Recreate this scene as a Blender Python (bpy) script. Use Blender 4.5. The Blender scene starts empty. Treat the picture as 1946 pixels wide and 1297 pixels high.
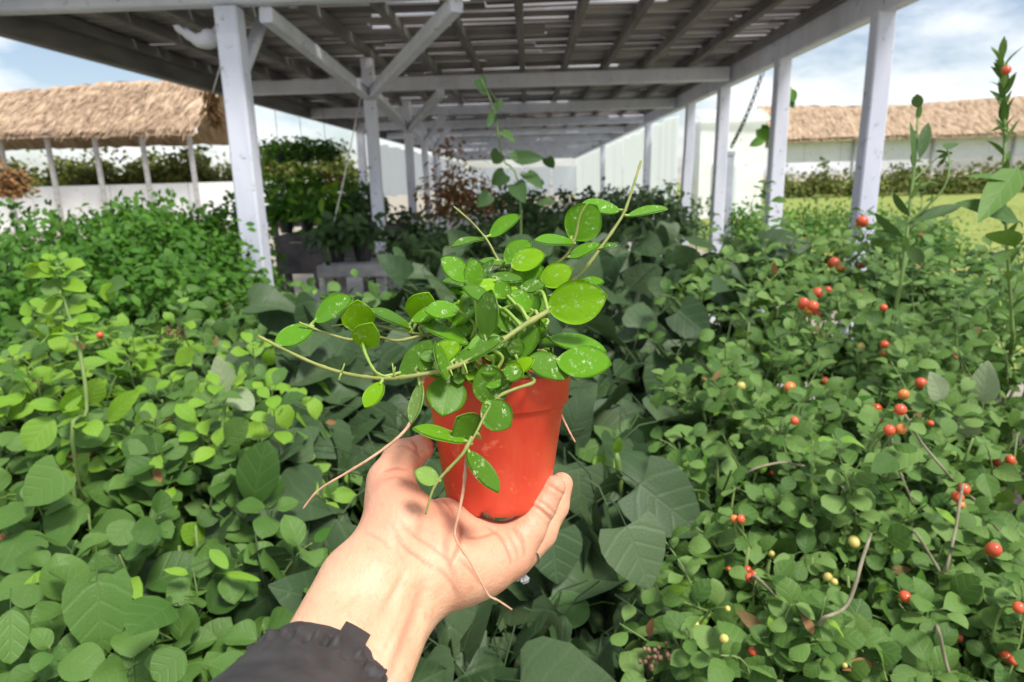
import bpy, math, random
import numpy as np
from mathutils import Vector, Matrix
random.seed(7); rng = np.random.default_rng(7)
R = math.radians
sc = bpy.context.scene
col = sc.collection

# ------------------------------------------------------------------ camera
FPX, CX, CY = 1260.0, 973.0, 648.5            # focal length and centre in photograph pixels
PITCH, YAW, ROLL, CAMH = R(13.7), R(2.0), R(1.5), 1.6
_f = Vector((-math.sin(YAW)*math.cos(PITCH), math.cos(YAW)*math.cos(PITCH), -math.sin(PITCH)))
_r0 = Vector((math.cos(YAW), math.sin(YAW), 0)); _u0 = _r0.cross(_f)
CR = _r0*math.cos(ROLL) - _u0*math.sin(ROLL); CU = _u0*math.cos(ROLL) + _r0*math.sin(ROLL); CF = _f
CO = Vector((0, 0, CAMH))
def at(px, py, d): return CO + d*(CF + CR*((px-CX)/FPX) + CU*((CY-py)/FPX))
def proj(v):
    w = v - CO; z = w.dot(CF); return CX + FPX*w.dot(CR)/z, CY - FPX*w.dot(CU)/z, z
cam = bpy.data.objects.new('camera', bpy.data.cameras.new('camera')); col.objects.link(cam)
m3 = Matrix((CR, CU, -CF)).transposed(); cam.matrix_world = Matrix.Translation(CO) @ m3.to_4x4()
cam.data.sensor_width = 36; cam.data.lens = 36*FPX/1946; cam.data.clip_start = .02; cam.data.clip_end = 2000
cam.data.dof.use_dof = True; cam.data.dof.focus_distance = .40; cam.data.dof.aperture_fstop = 12.0
sc.camera = cam

# ------------------------------------------------------------------ sky, sun, exposure
SUN_EL, SUN_AZ = R(58), R(138)                 # azimuth from +Y clockwise: behind the camera, to its right
sdir = Vector((math.sin(SUN_AZ)*math.cos(SUN_EL), math.cos(SUN_AZ)*math.cos(SUN_EL), math.sin(SUN_EL)))
w = bpy.data.worlds.new('World'); sc.world = w; w.use_nodes = True
nt = w.node_tree; N = nt.nodes; L = nt.links; N.clear()
sky = N.new('ShaderNodeTexSky'); sky.sky_type = 'NISHITA'; sky.sun_disc = False
sky.sun_elevation = SUN_EL; sky.sun_rotation = SUN_AZ; sky.air_density = 1.0; sky.dust_density = 1.2
tc = N.new('ShaderNodeTexCoord'); mp = N.new('ShaderNodeMapping'); mp.inputs['Scale'].default_value = (1, 1, 2.6)
nz = N.new('ShaderNodeTexNoise'); nz.inputs['Scale'].default_value = 4.2; nz.inputs['Detail'].default_value = 6; nz.inputs['Roughness'].default_value = .58
rp = N.new('ShaderNodeValToRGB'); rp.color_ramp.elements[0].position = .40; rp.color_ramp.elements[0].color = (.10, .10, .10, 1); rp.color_ramp.elements[1].position = .68
mx = N.new('ShaderNodeMix'); mx.data_type = 'RGBA'; mx.inputs['B'].default_value = (9.5, 9.6, 9.8, 1)
bg = N.new('ShaderNodeBackground'); bg.inputs['Strength'].default_value = .095
out = N.new('ShaderNodeOutputWorld')
L.new(tc.outputs['Generated'], mp.inputs[0]); L.new(mp.outputs[0], nz.inputs[0]); L.new(nz.outputs[0], rp.inputs[0])
L.new(rp.outputs[0], mx.inputs['Factor']); L.new(sky.outputs[0], mx.inputs['A']); L.new(mx.outputs['Result'], bg.inputs[0]); L.new(bg.outputs[0], out.inputs[0])
sl = bpy.data.lights.new('sun', 'SUN'); sl.energy = 2.9; sl.angle = R(13); sl.color = (1, .96, .9)
so = bpy.data.objects.new('sun', sl); col.objects.link(so); so.rotation_euler = sdir.to_track_quat('Z', 'Y').to_euler()
so.location = (0, -5, 12)
sc.view_settings.view_transform = 'Standard'; sc.view_settings.look = 'None'; sc.view_settings.gamma = 1
sc.view_settings.exposure = .55
sc.render.engine = 'CYCLES'; sc.cycles.use_denoising = True
sc.cycles.max_bounces = 8; sc.cycles.diffuse_bounces = 4; sc.cycles.transmission_bounces = 4; sc.cycles.transparent_max_bounces = 4
sc.cycles.sample_clamp_indirect = 6

# ------------------------------------------------------------------ materials
M = {}
def nodes(name):
    m = bpy.data.materials.new(name); m.use_nodes = True; t = m.node_tree
    return m, t, t.nodes['Principled BSDF'], t.nodes['Material Output']
def nmath(t, op, a, b=None, clamp=False):
    n = t.nodes.new('ShaderNodeMath'); n.operation = op; n.use_clamp = clamp
    for i, v in enumerate((a, b)):
        if v is None: continue
        if isinstance(v, (int, float)): n.inputs[i].default_value = v
        else: t.links.new(v, n.inputs[i])
    return n.outputs[0]
def nmix(t, fac, a, b):
    n = t.nodes.new('ShaderNodeMix'); n.data_type = 'RGBA'
    for k, v in (('Factor', fac), ('A', a), ('B', b)):
        if isinstance(v, (int, float)): n.inputs[k].default_value = v
        elif isinstance(v, tuple): n.inputs[k].default_value = v + (1,) if len(v) == 3 else v
        else: t.links.new(v, n.inputs[k])
    return n.outputs['Result']
def ramp(t, fac, stops):
    n = t.nodes.new('ShaderNodeValToRGB'); e = n.color_ramp.elements
    while len(e) < len(stops): e.new(.5)
    for el, (p, c) in zip(e, stops): el.position = p; el.color = tuple(c) + (1,)
    t.links.new(fac, n.inputs[0]); return n.outputs[0]
def noise(t, scale, detail=4, coord='Object', rough=.55, stretch=None):
    c = t.nodes.new('ShaderNodeTexCoord'); o = c.outputs[coord]
    if stretch:
        mm = t.nodes.new('ShaderNodeMapping'); mm.inputs['Scale'].default_value = stretch; t.links.new(o, mm.inputs[0]); o = mm.outputs[0]
    n = t.nodes.new('ShaderNodeTexNoise'); n.inputs['Scale'].default_value = scale; n.inputs['Detail'].default_value = detail
    n.inputs['Roughness'].default_value = rough; t.links.new(o, n.inputs[0]); return n.outputs[0]
def bump(t, b, h, strength, dist=.01):
    n = t.nodes.new('ShaderNodeBump'); n.inputs['Strength'].default_value = strength; n.inputs['Distance'].default_value = dist
    t.links.new(h, n.inputs['Height']); t.links.new(n.outputs[0], b.inputs['Normal'])
def objrand(t):
    o = t.nodes.new('ShaderNodeObjectInfo').outputs['Random']; g = t.nodes.new('ShaderNodeNewGeometry').outputs['Random Per Island']
    return nmath(t, 'FRACT', nmath(t, 'ADD', o, g))
def surf(name, c1, c2, scale=8, rough=.7, bmp=.3, bdist=.005, stretch=None, lo=.35, hi=.65, rnd=0, coat=0, wear=None, detail=5):
    m, t, b, o = nodes(name)
    n = noise(t, scale, detail, stretch=stretch); c = ramp(t, n, [(lo, c1), (hi, c2)])
    if wear:
        c = nmix(t, ramp(t, noise(t, scale*3.1, 6, rough=.7), [(.60, (0, 0, 0)), (.68, (1, 1, 1))]), c, wear)
    if rnd:
        v = nmath(t, 'ADD', nmath(t, 'MULTIPLY', objrand(t), 2*rnd), 1-rnd)
        h = t.nodes.new('ShaderNodeHueSaturation'); t.links.new(v, h.inputs['Value']); t.links.new(c, h.inputs['Color']); c = h.outputs[0]
    t.links.new(c, b.inputs['Base Color']); b.inputs['Roughness'].default_value = rough
    if coat: b.inputs['Coat Weight'].default_value = coat; b.inputs['Coat Roughness'].default_value = .2
    if bmp: bump(t, b, n, bmp, bdist)
    M[name] = m; return m
LEAFK = .86
def leafmat(name, cols, vein=(.25, .35, .15), vamt=.35, rough=.42, transl=.22, freq=7, fleck=None, spec=.24, edge=0, vbump=.25):
    m, t, b, o = nodes(name)
    if not name.startswith(('hoya', 'grass')): cols = [tuple(x*LEAFK for x in c) for c in cols]; vein = tuple(x*LEAFK for x in vein); transl *= .7
    base = ramp(t, objrand(t), [(i/max(1, len(cols)-1), c) for i, c in enumerate(cols)])
    n = noise(t, 30, 3, coord='UV'); base = nmix(t, nmath(t, 'MULTIPLY', n, .35), base, tuple(x*.45 for x in cols[0]))
    uv = t.nodes.new('ShaderNodeTexCoord').outputs['UV']; s = t.nodes.new('ShaderNodeSeparateXYZ'); t.links.new(uv, s.inputs[0])
    a = nmath(t, 'ABSOLUTE', nmath(t, 'SUBTRACT', s.outputs[0], .5))
    mid = nmath(t, 'SUBTRACT', 1, nmath(t, 'MULTIPLY', a, 32), True)
    ph = nmath(t, 'MULTIPLY', nmath(t, 'SUBTRACT', s.outputs[1], nmath(t, 'MULTIPLY', a, .75)), freq*math.pi)
    lat = nmath(t, 'POWER', nmath(t, 'ABSOLUTE', nmath(t, 'COSINE', ph)), 18)
    v = nmath(t, 'MAXIMUM', mid, nmath(t, 'MULTIPLY', lat, .6), True)
    c = nmix(t, nmath(t, 'MULTIPLY', v, vamt), base, vein)
    if not fleck and name.startswith('leaf'):
        c = nmix(t, ramp(t, noise(t, 3.2, 4, coord='Object', rough=.7), [(.66, (0, 0, 0)), (.74, (.55, .55, .55))]), c, (.26, .22, .06))
    if fleck:
        f = ramp(t, noise(t, fleck, 5, coord='Object', rough=.75, stretch=(1, .45, 1)), [(.565, (0, 0, 0)), (.615, (1, 1, 1))])
        patch = ramp(t, noise(t, fleck*.16, 2, coord='Object'), [(.42, (0, 0, 0)), (.6, (1, 1, 1))])
        mm = t.nodes.new('ShaderNodeMix'); mm.data_type = 'RGBA'; mm.blend_type = 'MULTIPLY'; mm.inputs['Factor'].default_value = 1
        t.links.new(f, mm.inputs['A']); t.links.new(patch, mm.inputs['B'])
        c = nmix(t, mm.outputs['Result'], c, (.50, .62, .34))
    t.links.new(c, b.inputs['Base Color']); b.inputs['Roughness'].default_value = rough; b.inputs['Specular IOR Level'].default_value = spec
    bump(t, b, nmath(t, 'ADD', nmath(t, 'MULTIPLY', v, -1), nmath(t, 'MULTIPLY', n, .8)), vbump, .004)
    tr = t.nodes.new('ShaderNodeBsdfTranslucent')
    hs = t.nodes.new('ShaderNodeHueSaturation'); hs.inputs['Value'].default_value = 1.6; hs.inputs['Saturation'].default_value = 1.1; hs.inputs['Hue'].default_value = .485
    t.links.new(c, hs.inputs['Color']); t.links.new(hs.outputs[0], tr.inputs['Color'])
    ms = t.nodes.new('ShaderNodeMixShader'); ms.inputs[0].default_value = transl
    t.links.new(b.outputs[0], ms.inputs[1]); t.links.new(tr.outputs[0], ms.inputs[2]); t.links.new(ms.outputs[0], o.inputs['Surface'])
    M[name] = m; return m

surf('paint', (.64, .66, .76), (.76, .78, .87), 5, .6, .25, .004, stretch=(1, 1, .35), wear=(.36, .34, .34))
surf('roofboard', (.19, .17, .168), (.37, .34, .338), 6, .85, .5, .006, stretch=(.25, 3, 1), rnd=.45)
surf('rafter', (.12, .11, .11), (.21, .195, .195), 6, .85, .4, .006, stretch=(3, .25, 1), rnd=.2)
surf('thatch', (.33, .225, .14), (.62, .46, .31), 2.2, .9, .5, .05, stretch=(2.5, .5, .5), detail=8, rnd=.12)
surf('thatch_straw', (.30, .20, .125), (.55, .40, .27), 3, .9, .3, .02, rnd=.35)
surf('whitewash', (.84, .835, .82), (.92, .92, .915), 1.5, .8, .2, .01, wear=(.55, .53, .48))
surf('sheet', (.80, .83, .86), (.90, .92, .93), 1.2, .45, .1, .01)
_m = M['sheet']; _t = _m.node_tree; _tr = _t.nodes.new('ShaderNodeBsdfTranslucent'); _tr.inputs['Color'].default_value = (.95, .97, .98, 1); _ms = _t.nodes.new('ShaderNodeMixShader'); _ms.inputs[0].default_value = .85
_t.links.new(_t.nodes['Principled BSDF'].outputs[0], _ms.inputs[1]); _t.links.new(_tr.outputs[0], _ms.inputs[2]); _t.links.new(_ms.outputs[0], _t.nodes['Material Output'].inputs['Surface'])
surf('soil', (.028, .022, .017), (.075, .058, .045), 14, .95, .8, .02)
surf('dry_ground', (.30, .265, .20), (.44, .40, .32), 3, .9, .5, .03)
surf('gravel', (.30, .285, .27), (.46, .44, .42), 40, .9, .6, .02)
surf('lawn', (.20, .25, .04), (.29, .335, .07), 1.6, .9, .5, .03, detail=8)
surf('bench_dark', (.055, .048, .05), (.12, .105, .105), 6, .8, .3, .005)
surf('concrete', (.30, .29, .28), (.44, .43, .42), 9, .9, .4, .004)
surf('black_plastic', (.02, .02, .02), (.04, .04, .04), 5, .45, .1)
surf('chain_iron', (.05, .045, .045), (.12, .11, .11), 30, .6, .3)
surf('string', (.62, .60, .56), (.74, .72, .68), 30, .8, 0)
surf('rag', (.62, .62, .66), (.76, .76, .80), 8, .9, .4, .01)
surf('grey_box', (.40, .42, .47), (.52, .54, .60), 6, .5, .1)
surf('branch_green', (.13, .22, .05), (.22, .31, .09), 20, .6, .3, .002)
surf('branch_brown', (.17, .15, .09), (.32, .29, .19), 25, .8, .4, .003)
surf('branch_dark', (.045, .05, .025), (.10, .095, .05), 25, .8, .4, .003)
surf('hoya_stem', (.21, .26, .05), (.33, .34, .10), 90, .55, .4, .001)
surf('hoya_shoot', (.22, .36, .05), (.34, .46, .10), 90, .5, .3, .001)
surf('root', (.50, .26, .16), (.70, .44, .28), 120, .7, .4, .001)
surf('pot_red', (.66, .052, .022), (.75, .08, .032), 26, .36, .12, .0012, wear=(.84, .16, .075), coat=.05)
_m = M['pot_red']; _t = _m.node_tree; _b = _t.nodes['Principled BSDF']; _src = _b.inputs['Base Color'].links[0].from_socket
_c = nmix(_t, ramp(_t, noise(_t, 420, 4, rough=.7), [(.66, (0, 0, 0)), (.74, (.7, .7, .7))]), _src, (.30, .05, .03))
_c = nmix(_t, ramp(_t, noise(_t, 34, 6, stretch=(1, 1, .22), rough=.65), [(.50, (0, 0, 0)), (.78, (.35, .35, .35))]), _c, (.86, .20, .10)); _t.links.new(_c, _b.inputs['Base Color'])
_r = ramp(_t, noise(_t, 60, 5), [(.3, (.28, .28, .28)), (.7, (.55, .55, .55))]); _t.links.new(_r, _b.inputs['Roughness'])
surf('potting_soil', (.015, .011, .008), (.06, .045, .032), 160, .95, 1, .004)
surf('jacket', (.030, .027, .026), (.052, .047, .045), 60, .62, .25, .001)
surf('jacket_edge', (.05, .05, .055), (.16, .16, .17), 120, .5, .4, .001)
surf('ring_metal', (.75, .74, .72), (.85, .84, .82), 50, .15, 0); M['ring_metal'].node_tree.nodes['Principled BSDF'].inputs['Metallic'].default_value = 1
surf('berry', (.58, .05, .018), (.74, .15, .05), 90, .25, .05, .001, rnd=.15, coat=.3)
surf('berry_half', (.66, .16, .03), (.76, .28, .07), 60, .3, .05, .001, coat=.2)
surf('berry_young', (.62, .50, .10), (.70, .60, .20), 60, .4, .05, .001)
surf('dry_bloom', (.16, .08, .05), (.30, .18, .11), 60, .8, .2, .002)
m, t, b, o = nodes('jewel'); b.inputs['Transmission Weight'].default_value = .8; b.inputs['Roughness'].default_value = .02; b.inputs['IOR'].default_value = 2.1
b.inputs['Base Color'].default_value = (.95, .97, 1, 1); M['jewel'] = m
m, t, b, o = nodes('skin')
n1 = noise(t, 38, 5); n2 = noise(t, 170, 4)
c = ramp(t, n1, [(.32, (.72, .37, .22)), (.68, (.79, .49, .31))])
c = nmix(t, ramp(t, n2, [(.56, (0, 0, 0)), (.74, (.45, .45, .45))]), c, (.62, .25, .16))
c = nmix(t, ramp(t, noise(t, 9, 3), [(.45, (0, 0, 0)), (.65, (.5, .5, .5))]), c, (.74, .34, .22))
va = t.nodes.new('ShaderNodeAttribute'); va.attribute_name = 'flush'; c = nmix(t, va.outputs['Fac'], c, (.60, .21, .125))
t.links.new(c, b.inputs['Base Color']); b.inputs['Roughness'].default_value = .46; b.inputs['Specular IOR Level'].default_value = .4
b.inputs['Subsurface Weight'].default_value = .18; b.inputs['Subsurface Radius'].default_value = (1, .35, .18); b.inputs['Subsurface Scale'].default_value = .006
nb = noise(t, 650, 3); nl = noise(t, 210, 3, stretch=(1, .35, 1)); bump(t, b, nmath(t, 'ADD', nmath(t, 'MULTIPLY', nb, .5), nl), .42, .0014); M['skin'] = m
m, t, b, o = nodes('nail'); b.inputs['Base Color'].default_value = (.80, .50, .40, 1); b.inputs['Roughness'].default_value = .25; M['nail'] = m

leafmat('leaf_heart', [(.042, .088, .030), (.072, .130, .048), (.105, .165, .070), (.055, .105, .038)], (.15, .22, .095), .22, .46, .16, 4, spec=.25, vbump=.22)
leafmat('leaf_round', [(.058, .140, .024), (.105, .22, .038), (.16, .30, .066), (.075, .18, .028)], (.24, .34, .13), .12, .45, .22, 4)
leafmat('leaf_light', [(.19, .42, .025), (.28, .50, .04), (.22, .43, .06)], (.42, .52, .18), .35, .45, .3, 5)
leafmat('leaf_small', [(.062, .150, .024), (.11, .225, .038), (.16, .30, .060), (.24, .39, .10)], (.25, .36, .15), .3, .45, .22, 4)
leafmat('leaf_hedge', [(.040, .14, .010), (.075, .22, .018), (.13, .31, .03)], (.15, .30, .07), .25, .5, .28, 4)
leafmat('leaf_dark', [(.055, .12, .035), (.085, .17, .05), (.12, .22, .065)], (.10, .18, .07), .3, .5, .2, 4)
leafmat('leaf_far', [(.10, .13, .022), (.16, .20, .035), (.24, .26, .06), (.08, .11, .02)], (.2, .25, .08), .2, .6, .3, 4)
leafmat('leaf_brown', [(.34, .17, .07), (.42, .22, .09), (.20, .17, .06)], (.3, .22, .1), .2, .6, .25, 4)
leafmat('leaf_pale', [(.33, .42, .22), (.40, .49, .28)], (.5, .58, .35), .4, .5, .25, 5)
HF = 330
leafmat('hoya_lime', [(.24, .50, .007), (.29, .55, .010)], (.30, .54, .04), .07, .42, .30, 3, fleck=HF, vbump=.06)  # lightest, most yellow-green of the held plant's leaf colours
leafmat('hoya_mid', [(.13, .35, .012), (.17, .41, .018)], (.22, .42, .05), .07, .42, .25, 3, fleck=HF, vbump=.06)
leafmat('hoya_deep', [(.088, .225, .012), (.115, .27, .018)], (.14, .30, .05), .08, .42, .2, 3, fleck=HF*.9, vbump=.06)  # deepest green of the held plant's leaf colours
leafmat('hoya_pale', [(.26, .44, .08), (.30, .48, .11)], (.36, .5, .15), .1, .4, .3, 3, fleck=HF, vbump=.06)

# ------------------------------------------------------------------ mesh helpers
def tag(o, label=None, cat=None, group=None, kind=None):
    if label: o['label'] = label
    if cat: o['category'] = cat
    if group: o['group'] = group
    if kind: o['kind'] = kind
    return o
def thing(name, loc, label, cat, group=None):
    o = bpy.data.objects.new(name, None); o.empty_display_size = .1; col.objects.link(o); o.location = loc
    return tag(o, label, cat, group)
def link(name, me, parent=None, mats=None):
    o = bpy.data.objects.new(name, me); col.objects.link(o)
    if parent: o.parent = parent
    for mm in (mats or []): me.materials.append(M[mm])
    return o
class MB:
    def __init__(s): s.v = []; s.f = []; s.uv = []; s.mi = []
    def add(s, v, f, uv=None, mi=0):
        k = len(s.v); s.v += [tuple(x) for x in v]; s.f += [tuple(i+k for i in q) for q in f]
        s.uv += list(uv) if uv else [(.5, .0)]*len(v); s.mi += [mi]*len(f)
    def mesh(s, name, smooth=True, off=None):
        me = bpy.data.meshes.new(name)
        vs = s.v if off is None else [(x-off[0], y-off[1], z-off[2]) for x, y, z in s.v]
        me.from_pydata(vs, [], s.f); u = me.uv_layers.new(name='UVMap')
        li = np.empty(len(me.loops), np.int32); me.loops.foreach_get('vertex_index', li)
        u.data.foreach_set('uv', np.array(s.uv, np.float32)[li].ravel())
        me.polygons.foreach_set('material_index', np.array(s.mi, np.int32))
        if smooth: me.polygons.foreach_set('use_smooth', np.ones(len(s.f), bool))
        me.update(); return me
    def build(s, name, mats, parent=None, smooth=True):
        off = parent_world(parent) if parent else Vector((0, 0, 0))
        return link(name, s.mesh(name, smooth, off), parent, mats if isinstance(mats, (list, tuple)) else [mats])
def parent_world(p):
    v = Vector(p.location)
    while p.parent: p = p.parent; v += Vector(p.location)
    return v
def tube(mb, pts, rad, n=6, mi=0, uv=None, cap=True):
    pts = [Vector(p) for p in pts]; k = len(pts)
    if isinstance(rad, (int, float)): rad = [rad]*k
    elif len(rad) != k: rad = list(np.interp(np.linspace(0, 1, k), np.linspace(0, 1, len(rad)), rad))
    t = (pts[1]-pts[0]).normalized(); a = t.orthogonal().normalized(); v = []; f = []
    for i, p in enumerate(pts):
        t = (pts[min(i+1, k-1)]-pts[max(i-1, 0)]).normalized(); a = (a - t*a.dot(t)).normalized(); b = t.cross(a)
        for j in range(n):
            q = 2*math.pi*j/n; v.append(p + (a*math.cos(q)+b*math.sin(q))*rad[i])
    for i in range(k-1):
        for j in range(n): f.append((i*n+j, i*n+(j+1) % n, (i+1)*n+(j+1) % n, (i+1)*n+j))
    if cap: f.append(tuple(range(n-1, -1, -1))); f.append(tuple((k-1)*n+j for j in range(n)))
    mb.add(v, f, None if uv is None else [uv]*len(v), mi)
def smooth_path(pts, per=5):
    pts = [Vector(p) for p in pts]; o = []
    for i in range(len(pts)-1):
        p0, p1, p2, p3 = pts[max(i-1, 0)], pts[i], pts[i+1], pts[min(i+2, len(pts)-1)]
        for k in range(per):
            s = k/per; o.append(.5*((2*p1)+(p2-p0)*s+(2*p0-5*p1+4*p2-p3)*s*s+(3*p1-p0-3*p2+p3)*s**3))
    return o+[pts[-1]]
def bar(mb, a, b, wd, ht, up=Vector((0, 0, 1)), ch=.1, mi=0):
    """chamfered timber from a to b (centre line), wd across, ht along up"""
    a = Vector(a); b = Vector(b); t = (b-a).normalized(); s = t.cross(up)
    if s.length < 1e-4: s = t.cross(Vector((0, 1, 0)))
    s.normalize(); u = s.cross(t); c = min(wd, ht)*ch; x, y = wd/2, ht/2
    pr = [(-x+c, -y), (x-c, -y), (x, -y+c), (x, y-c), (x-c, y), (-x+c, y), (-x, y-c), (-x, -y+c)]
    v = [p + s*i + u*j for p in (a, b) for i, j in pr]
    f = [(i, (i+1) % 8, 8+(i+1) % 8, 8+i) for i in range(8)] + [tuple(range(7, -1, -1)), tuple(range(8, 16))]
    mb.add(v, f, mi=mi)
def barobj(name, a, b, wd, ht, m, parent, up=Vector((0, 0, 1)), ch=.1):
    mb = MB(); bar(mb, a, b, wd, ht, up, ch); return mb.build(name, m, parent, smooth=False)
def frame(d, n):
    y = Vector(d).normalized(); z = Vector(n); z = (z - y*z.dot(y))
    if z.length < 1e-4: z = y.orthogonal()
    z.normalize(); x = y.cross(z); return Matrix((x, y, z)).transposed()
def place(o, pos, d, n, s): o.matrix_basis = Matrix.Translation(pos) @ frame(d, n).to_4x4() @ Matrix.Scale(s, 4)

def leaf_geo(wmax=.75, nu=6, nv=4, shape='oval', fold=.18, curl=.2, cup=0., serr=0, petiole=.35, wav=0., twist=0., prad=.012):
    """unit leaf: base at origin, along +Y, normal +Z; returns verts, faces, uvs"""
    v = []; f = []; uv = []
    for i in range(nu+1):
        t = i/nu
        if shape == 'oval': wd = math.sin(math.pi*min(1, t*.98+.012))**.62
        elif shape == 'obov': wd = math.sin(math.pi*t**1.25)**.6 if 0 < t < 1 else .03
        elif shape == 'lance': wd = math.sin(math.pi*t**.8)**.9 if 0 < t < 1 else .02
        elif shape == 'heart': t = t**1.35; wd = max(.03, math.sin(math.pi*t**.60)**.78) if 0 < t < 1 else .03
        elif shape == 'point': wd = math.sin(math.pi*t**.72)**.75 if 0 < t < 1 else .02
        if i == nu: wd = min(wd, .05)
        for j in range(nv+1):
            s = 2*j/nv-1; x = s*wd*wmax/2; y = t
            if shape == 'heart': y = t - .30*abs(s)**1.2*(1-t)**3*min(1, t*9)
            if serr and abs(s) > .99 and 0 < i < nu: x *= 1+serr*(1 if i % 2 else -1)
            z = fold*abs(x) - curl*t*t + cup*(x*x)*2 + wav*math.sin(t*9+s*2)*abs(s)
            if twist: x, z = x*math.cos(twist*t)-z*math.sin(twist*t), x*math.sin(twist*t)+z*math.cos(twist*t)
            v.append((x, y, z)); uv.append((.5+s*.5*max(wd, .05), t))
    for i in range(nu):
        for j in range(nv): a = i*(nv+1)+j; f.append((a, a+1, a+nv+2, a+nv+1))
    if petiole:
        mb = MB(); tube(mb, [(0, .05, -.004), (0, -petiole*.5, -.05*petiole), (0, -petiole, -.45*petiole)], prad, 3, cap=False)
        k = len(v); v += mb.v; f += [tuple(i+k for i in q) for q in mb.f]; uv += [(.5, .02)]*len(mb.v)
    return v, f, uv
def leaf_mesh(name, m, **k):
    mb = MB(); mb.add(*leaf_geo(**k)); me = mb.mesh(name); me.materials.append(M[m]); return me
def scatter_mesh(name, geo, mats4, m):
    """one mesh holding many copies of a leaf (numpy)"""
    v, f, uv = geo; V = np.c_[np.array(v, np.float32), np.ones(len(v), np.float32)]; A = np.array(mats4, np.float32)
    n = len(A); P = np.einsum('nij,vj->nvi', A, V)[:, :, :3].reshape(-1, 3)
    me = bpy.data.meshes.new(name); me.vertices.add(len(P)); me.vertices.foreach_set('co', P.ravel())
    ll = np.array([len(q) for q in f]); li = np.concatenate([np.array(q) for q in f])
    LI = (li[None, :] + (np.arange(n)*len(v))[:, None]).ravel(); LL = np.tile(ll, n); LS = np.r_[0, np.cumsum(LL)[:-1]]
    me.loops.add(len(LI)); me.loops.foreach_set('vertex_index', LI.astype(np.int32))
    me.polygons.add(len(LL)); me.polygons.foreach_set('loop_start', LS.astype(np.int32)); me.polygons.foreach_set('use_smooth', np.ones(len(LL), bool))
    u = me.uv_layers.new(name='UVMap'); u.data.foreach_set('uv', np.tile(np.array(uv, np.float32)[li], (n, 1)).ravel())
    me.update(calc_edges=True); me.validate(); me.materials.append(M[m]); return me
def mat4(pos, d, n, s): return Matrix.Translation(pos) @ frame(d, n).to_4x4() @ Matrix.Scale(s, 4)
def rv(): return Vector(rng.normal(size=3))
def sphere_geo(r, seg=8, ring=6, sq=1.0):
    v = [(0, 0, r*sq)]; f = []
    for i in range(1, ring):
        a = math.pi*i/ring
        for j in range(seg): q = 2*math.pi*j/seg; v.append((r*math.sin(a)*math.cos(q), r*math.sin(a)*math.sin(q), r*sq*math.cos(a)))
    v.append((0, 0, -r*sq))
    for j in range(seg): f.append((0, 1+j, 1+(j+1) % seg)); f.append((len(v)-1, 1+(ring-2)*seg+(j+1) % seg, 1+(ring-2)*seg+j))
    for i in range(ring-2):
        for j in range(seg): f.append((1+i*seg+j, 1+(i+1)*seg+j, 1+(i+1)*seg+(j+1) % seg, 1+i*seg+(j+1) % seg))
    return v, f

# ------------------------------------------------------------------ the setting
def sheet(name, x0, x1, y0, y1, z, m, n=1):
    mb = MB(); v = []; f = []
    for i in range(n+1):
        for j in range(n+1): v.append((x0+(x1-x0)*i/n, y0+(y1-y0)*j/n, z))
    for i in range(n):
        for j in range(n): a = i*(n+1)+j; f.append((a, a+n+1, a+n+2, a+1))
    mb.add(v, f); o = mb.build(name, m, None, False); o['kind'] = 'structure'; return o
sheet('ground', -300, 300, -60, 600, 0, 'dry_ground')
sheet('planting_bed', -6, 3.6, -1.5, 4.6, .004, 'soil')
sheet('gravel_floor', -3.4, 2.6, 4.604, 36, .004, 'gravel')
sheet('lawn', 3.7, 90, 4, 120, .008, 'lawn')
# lawn grass tufts where the lawn is seen between the stems
gm = []
for i in range(5200):
    x = rng.uniform(4, 20); y = rng.uniform(7, 30)
    for k in range(2): gm.append(mat4((x+rng.normal()*.03, y+rng.normal()*.03, .0), Vector((rng.normal()*.35, rng.normal()*.35, 1)), rv(), rng.uniform(.05, .10)))
g = leaf_geo(.16, 2, 1, 'lance', 0, .2, petiole=0)
leafmat('grass_blade', [(.20, .26, .03), (.26, .32, .05), (.30, .35, .08)], (.3, .4, .1), .1, .6, .3)
o = link('lawn_grass', scatter_mesh('lawn_grass', g, gm, 'grass_blade')); tag(o, 'short sunlit yellow-green grass beyond the white posts', 'grass', kind='stuff')

# ------------------------------------------------------------------ shade house
XL, XR = -3.0, 1.93
sh = thing('shade_house', (0, 9, 0), 'long white timber shade house with lath roof and braced posts', 'shade house')
ZB = 2.5
frames = [3.95, 7.05, 9.65, 12.1, 14.6, 17.1, 19.6, 22.1, 24.6, 27.1, 29.6, 32.1]
for i, y in enumerate(frames):
    barobj('beam', (XL-.05, y, ZB+(.06 if i else .16)), (XR+.03, y, ZB+(.06 if i else .16)), .10, .13 if i else .18, 'paint', sh)
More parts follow.
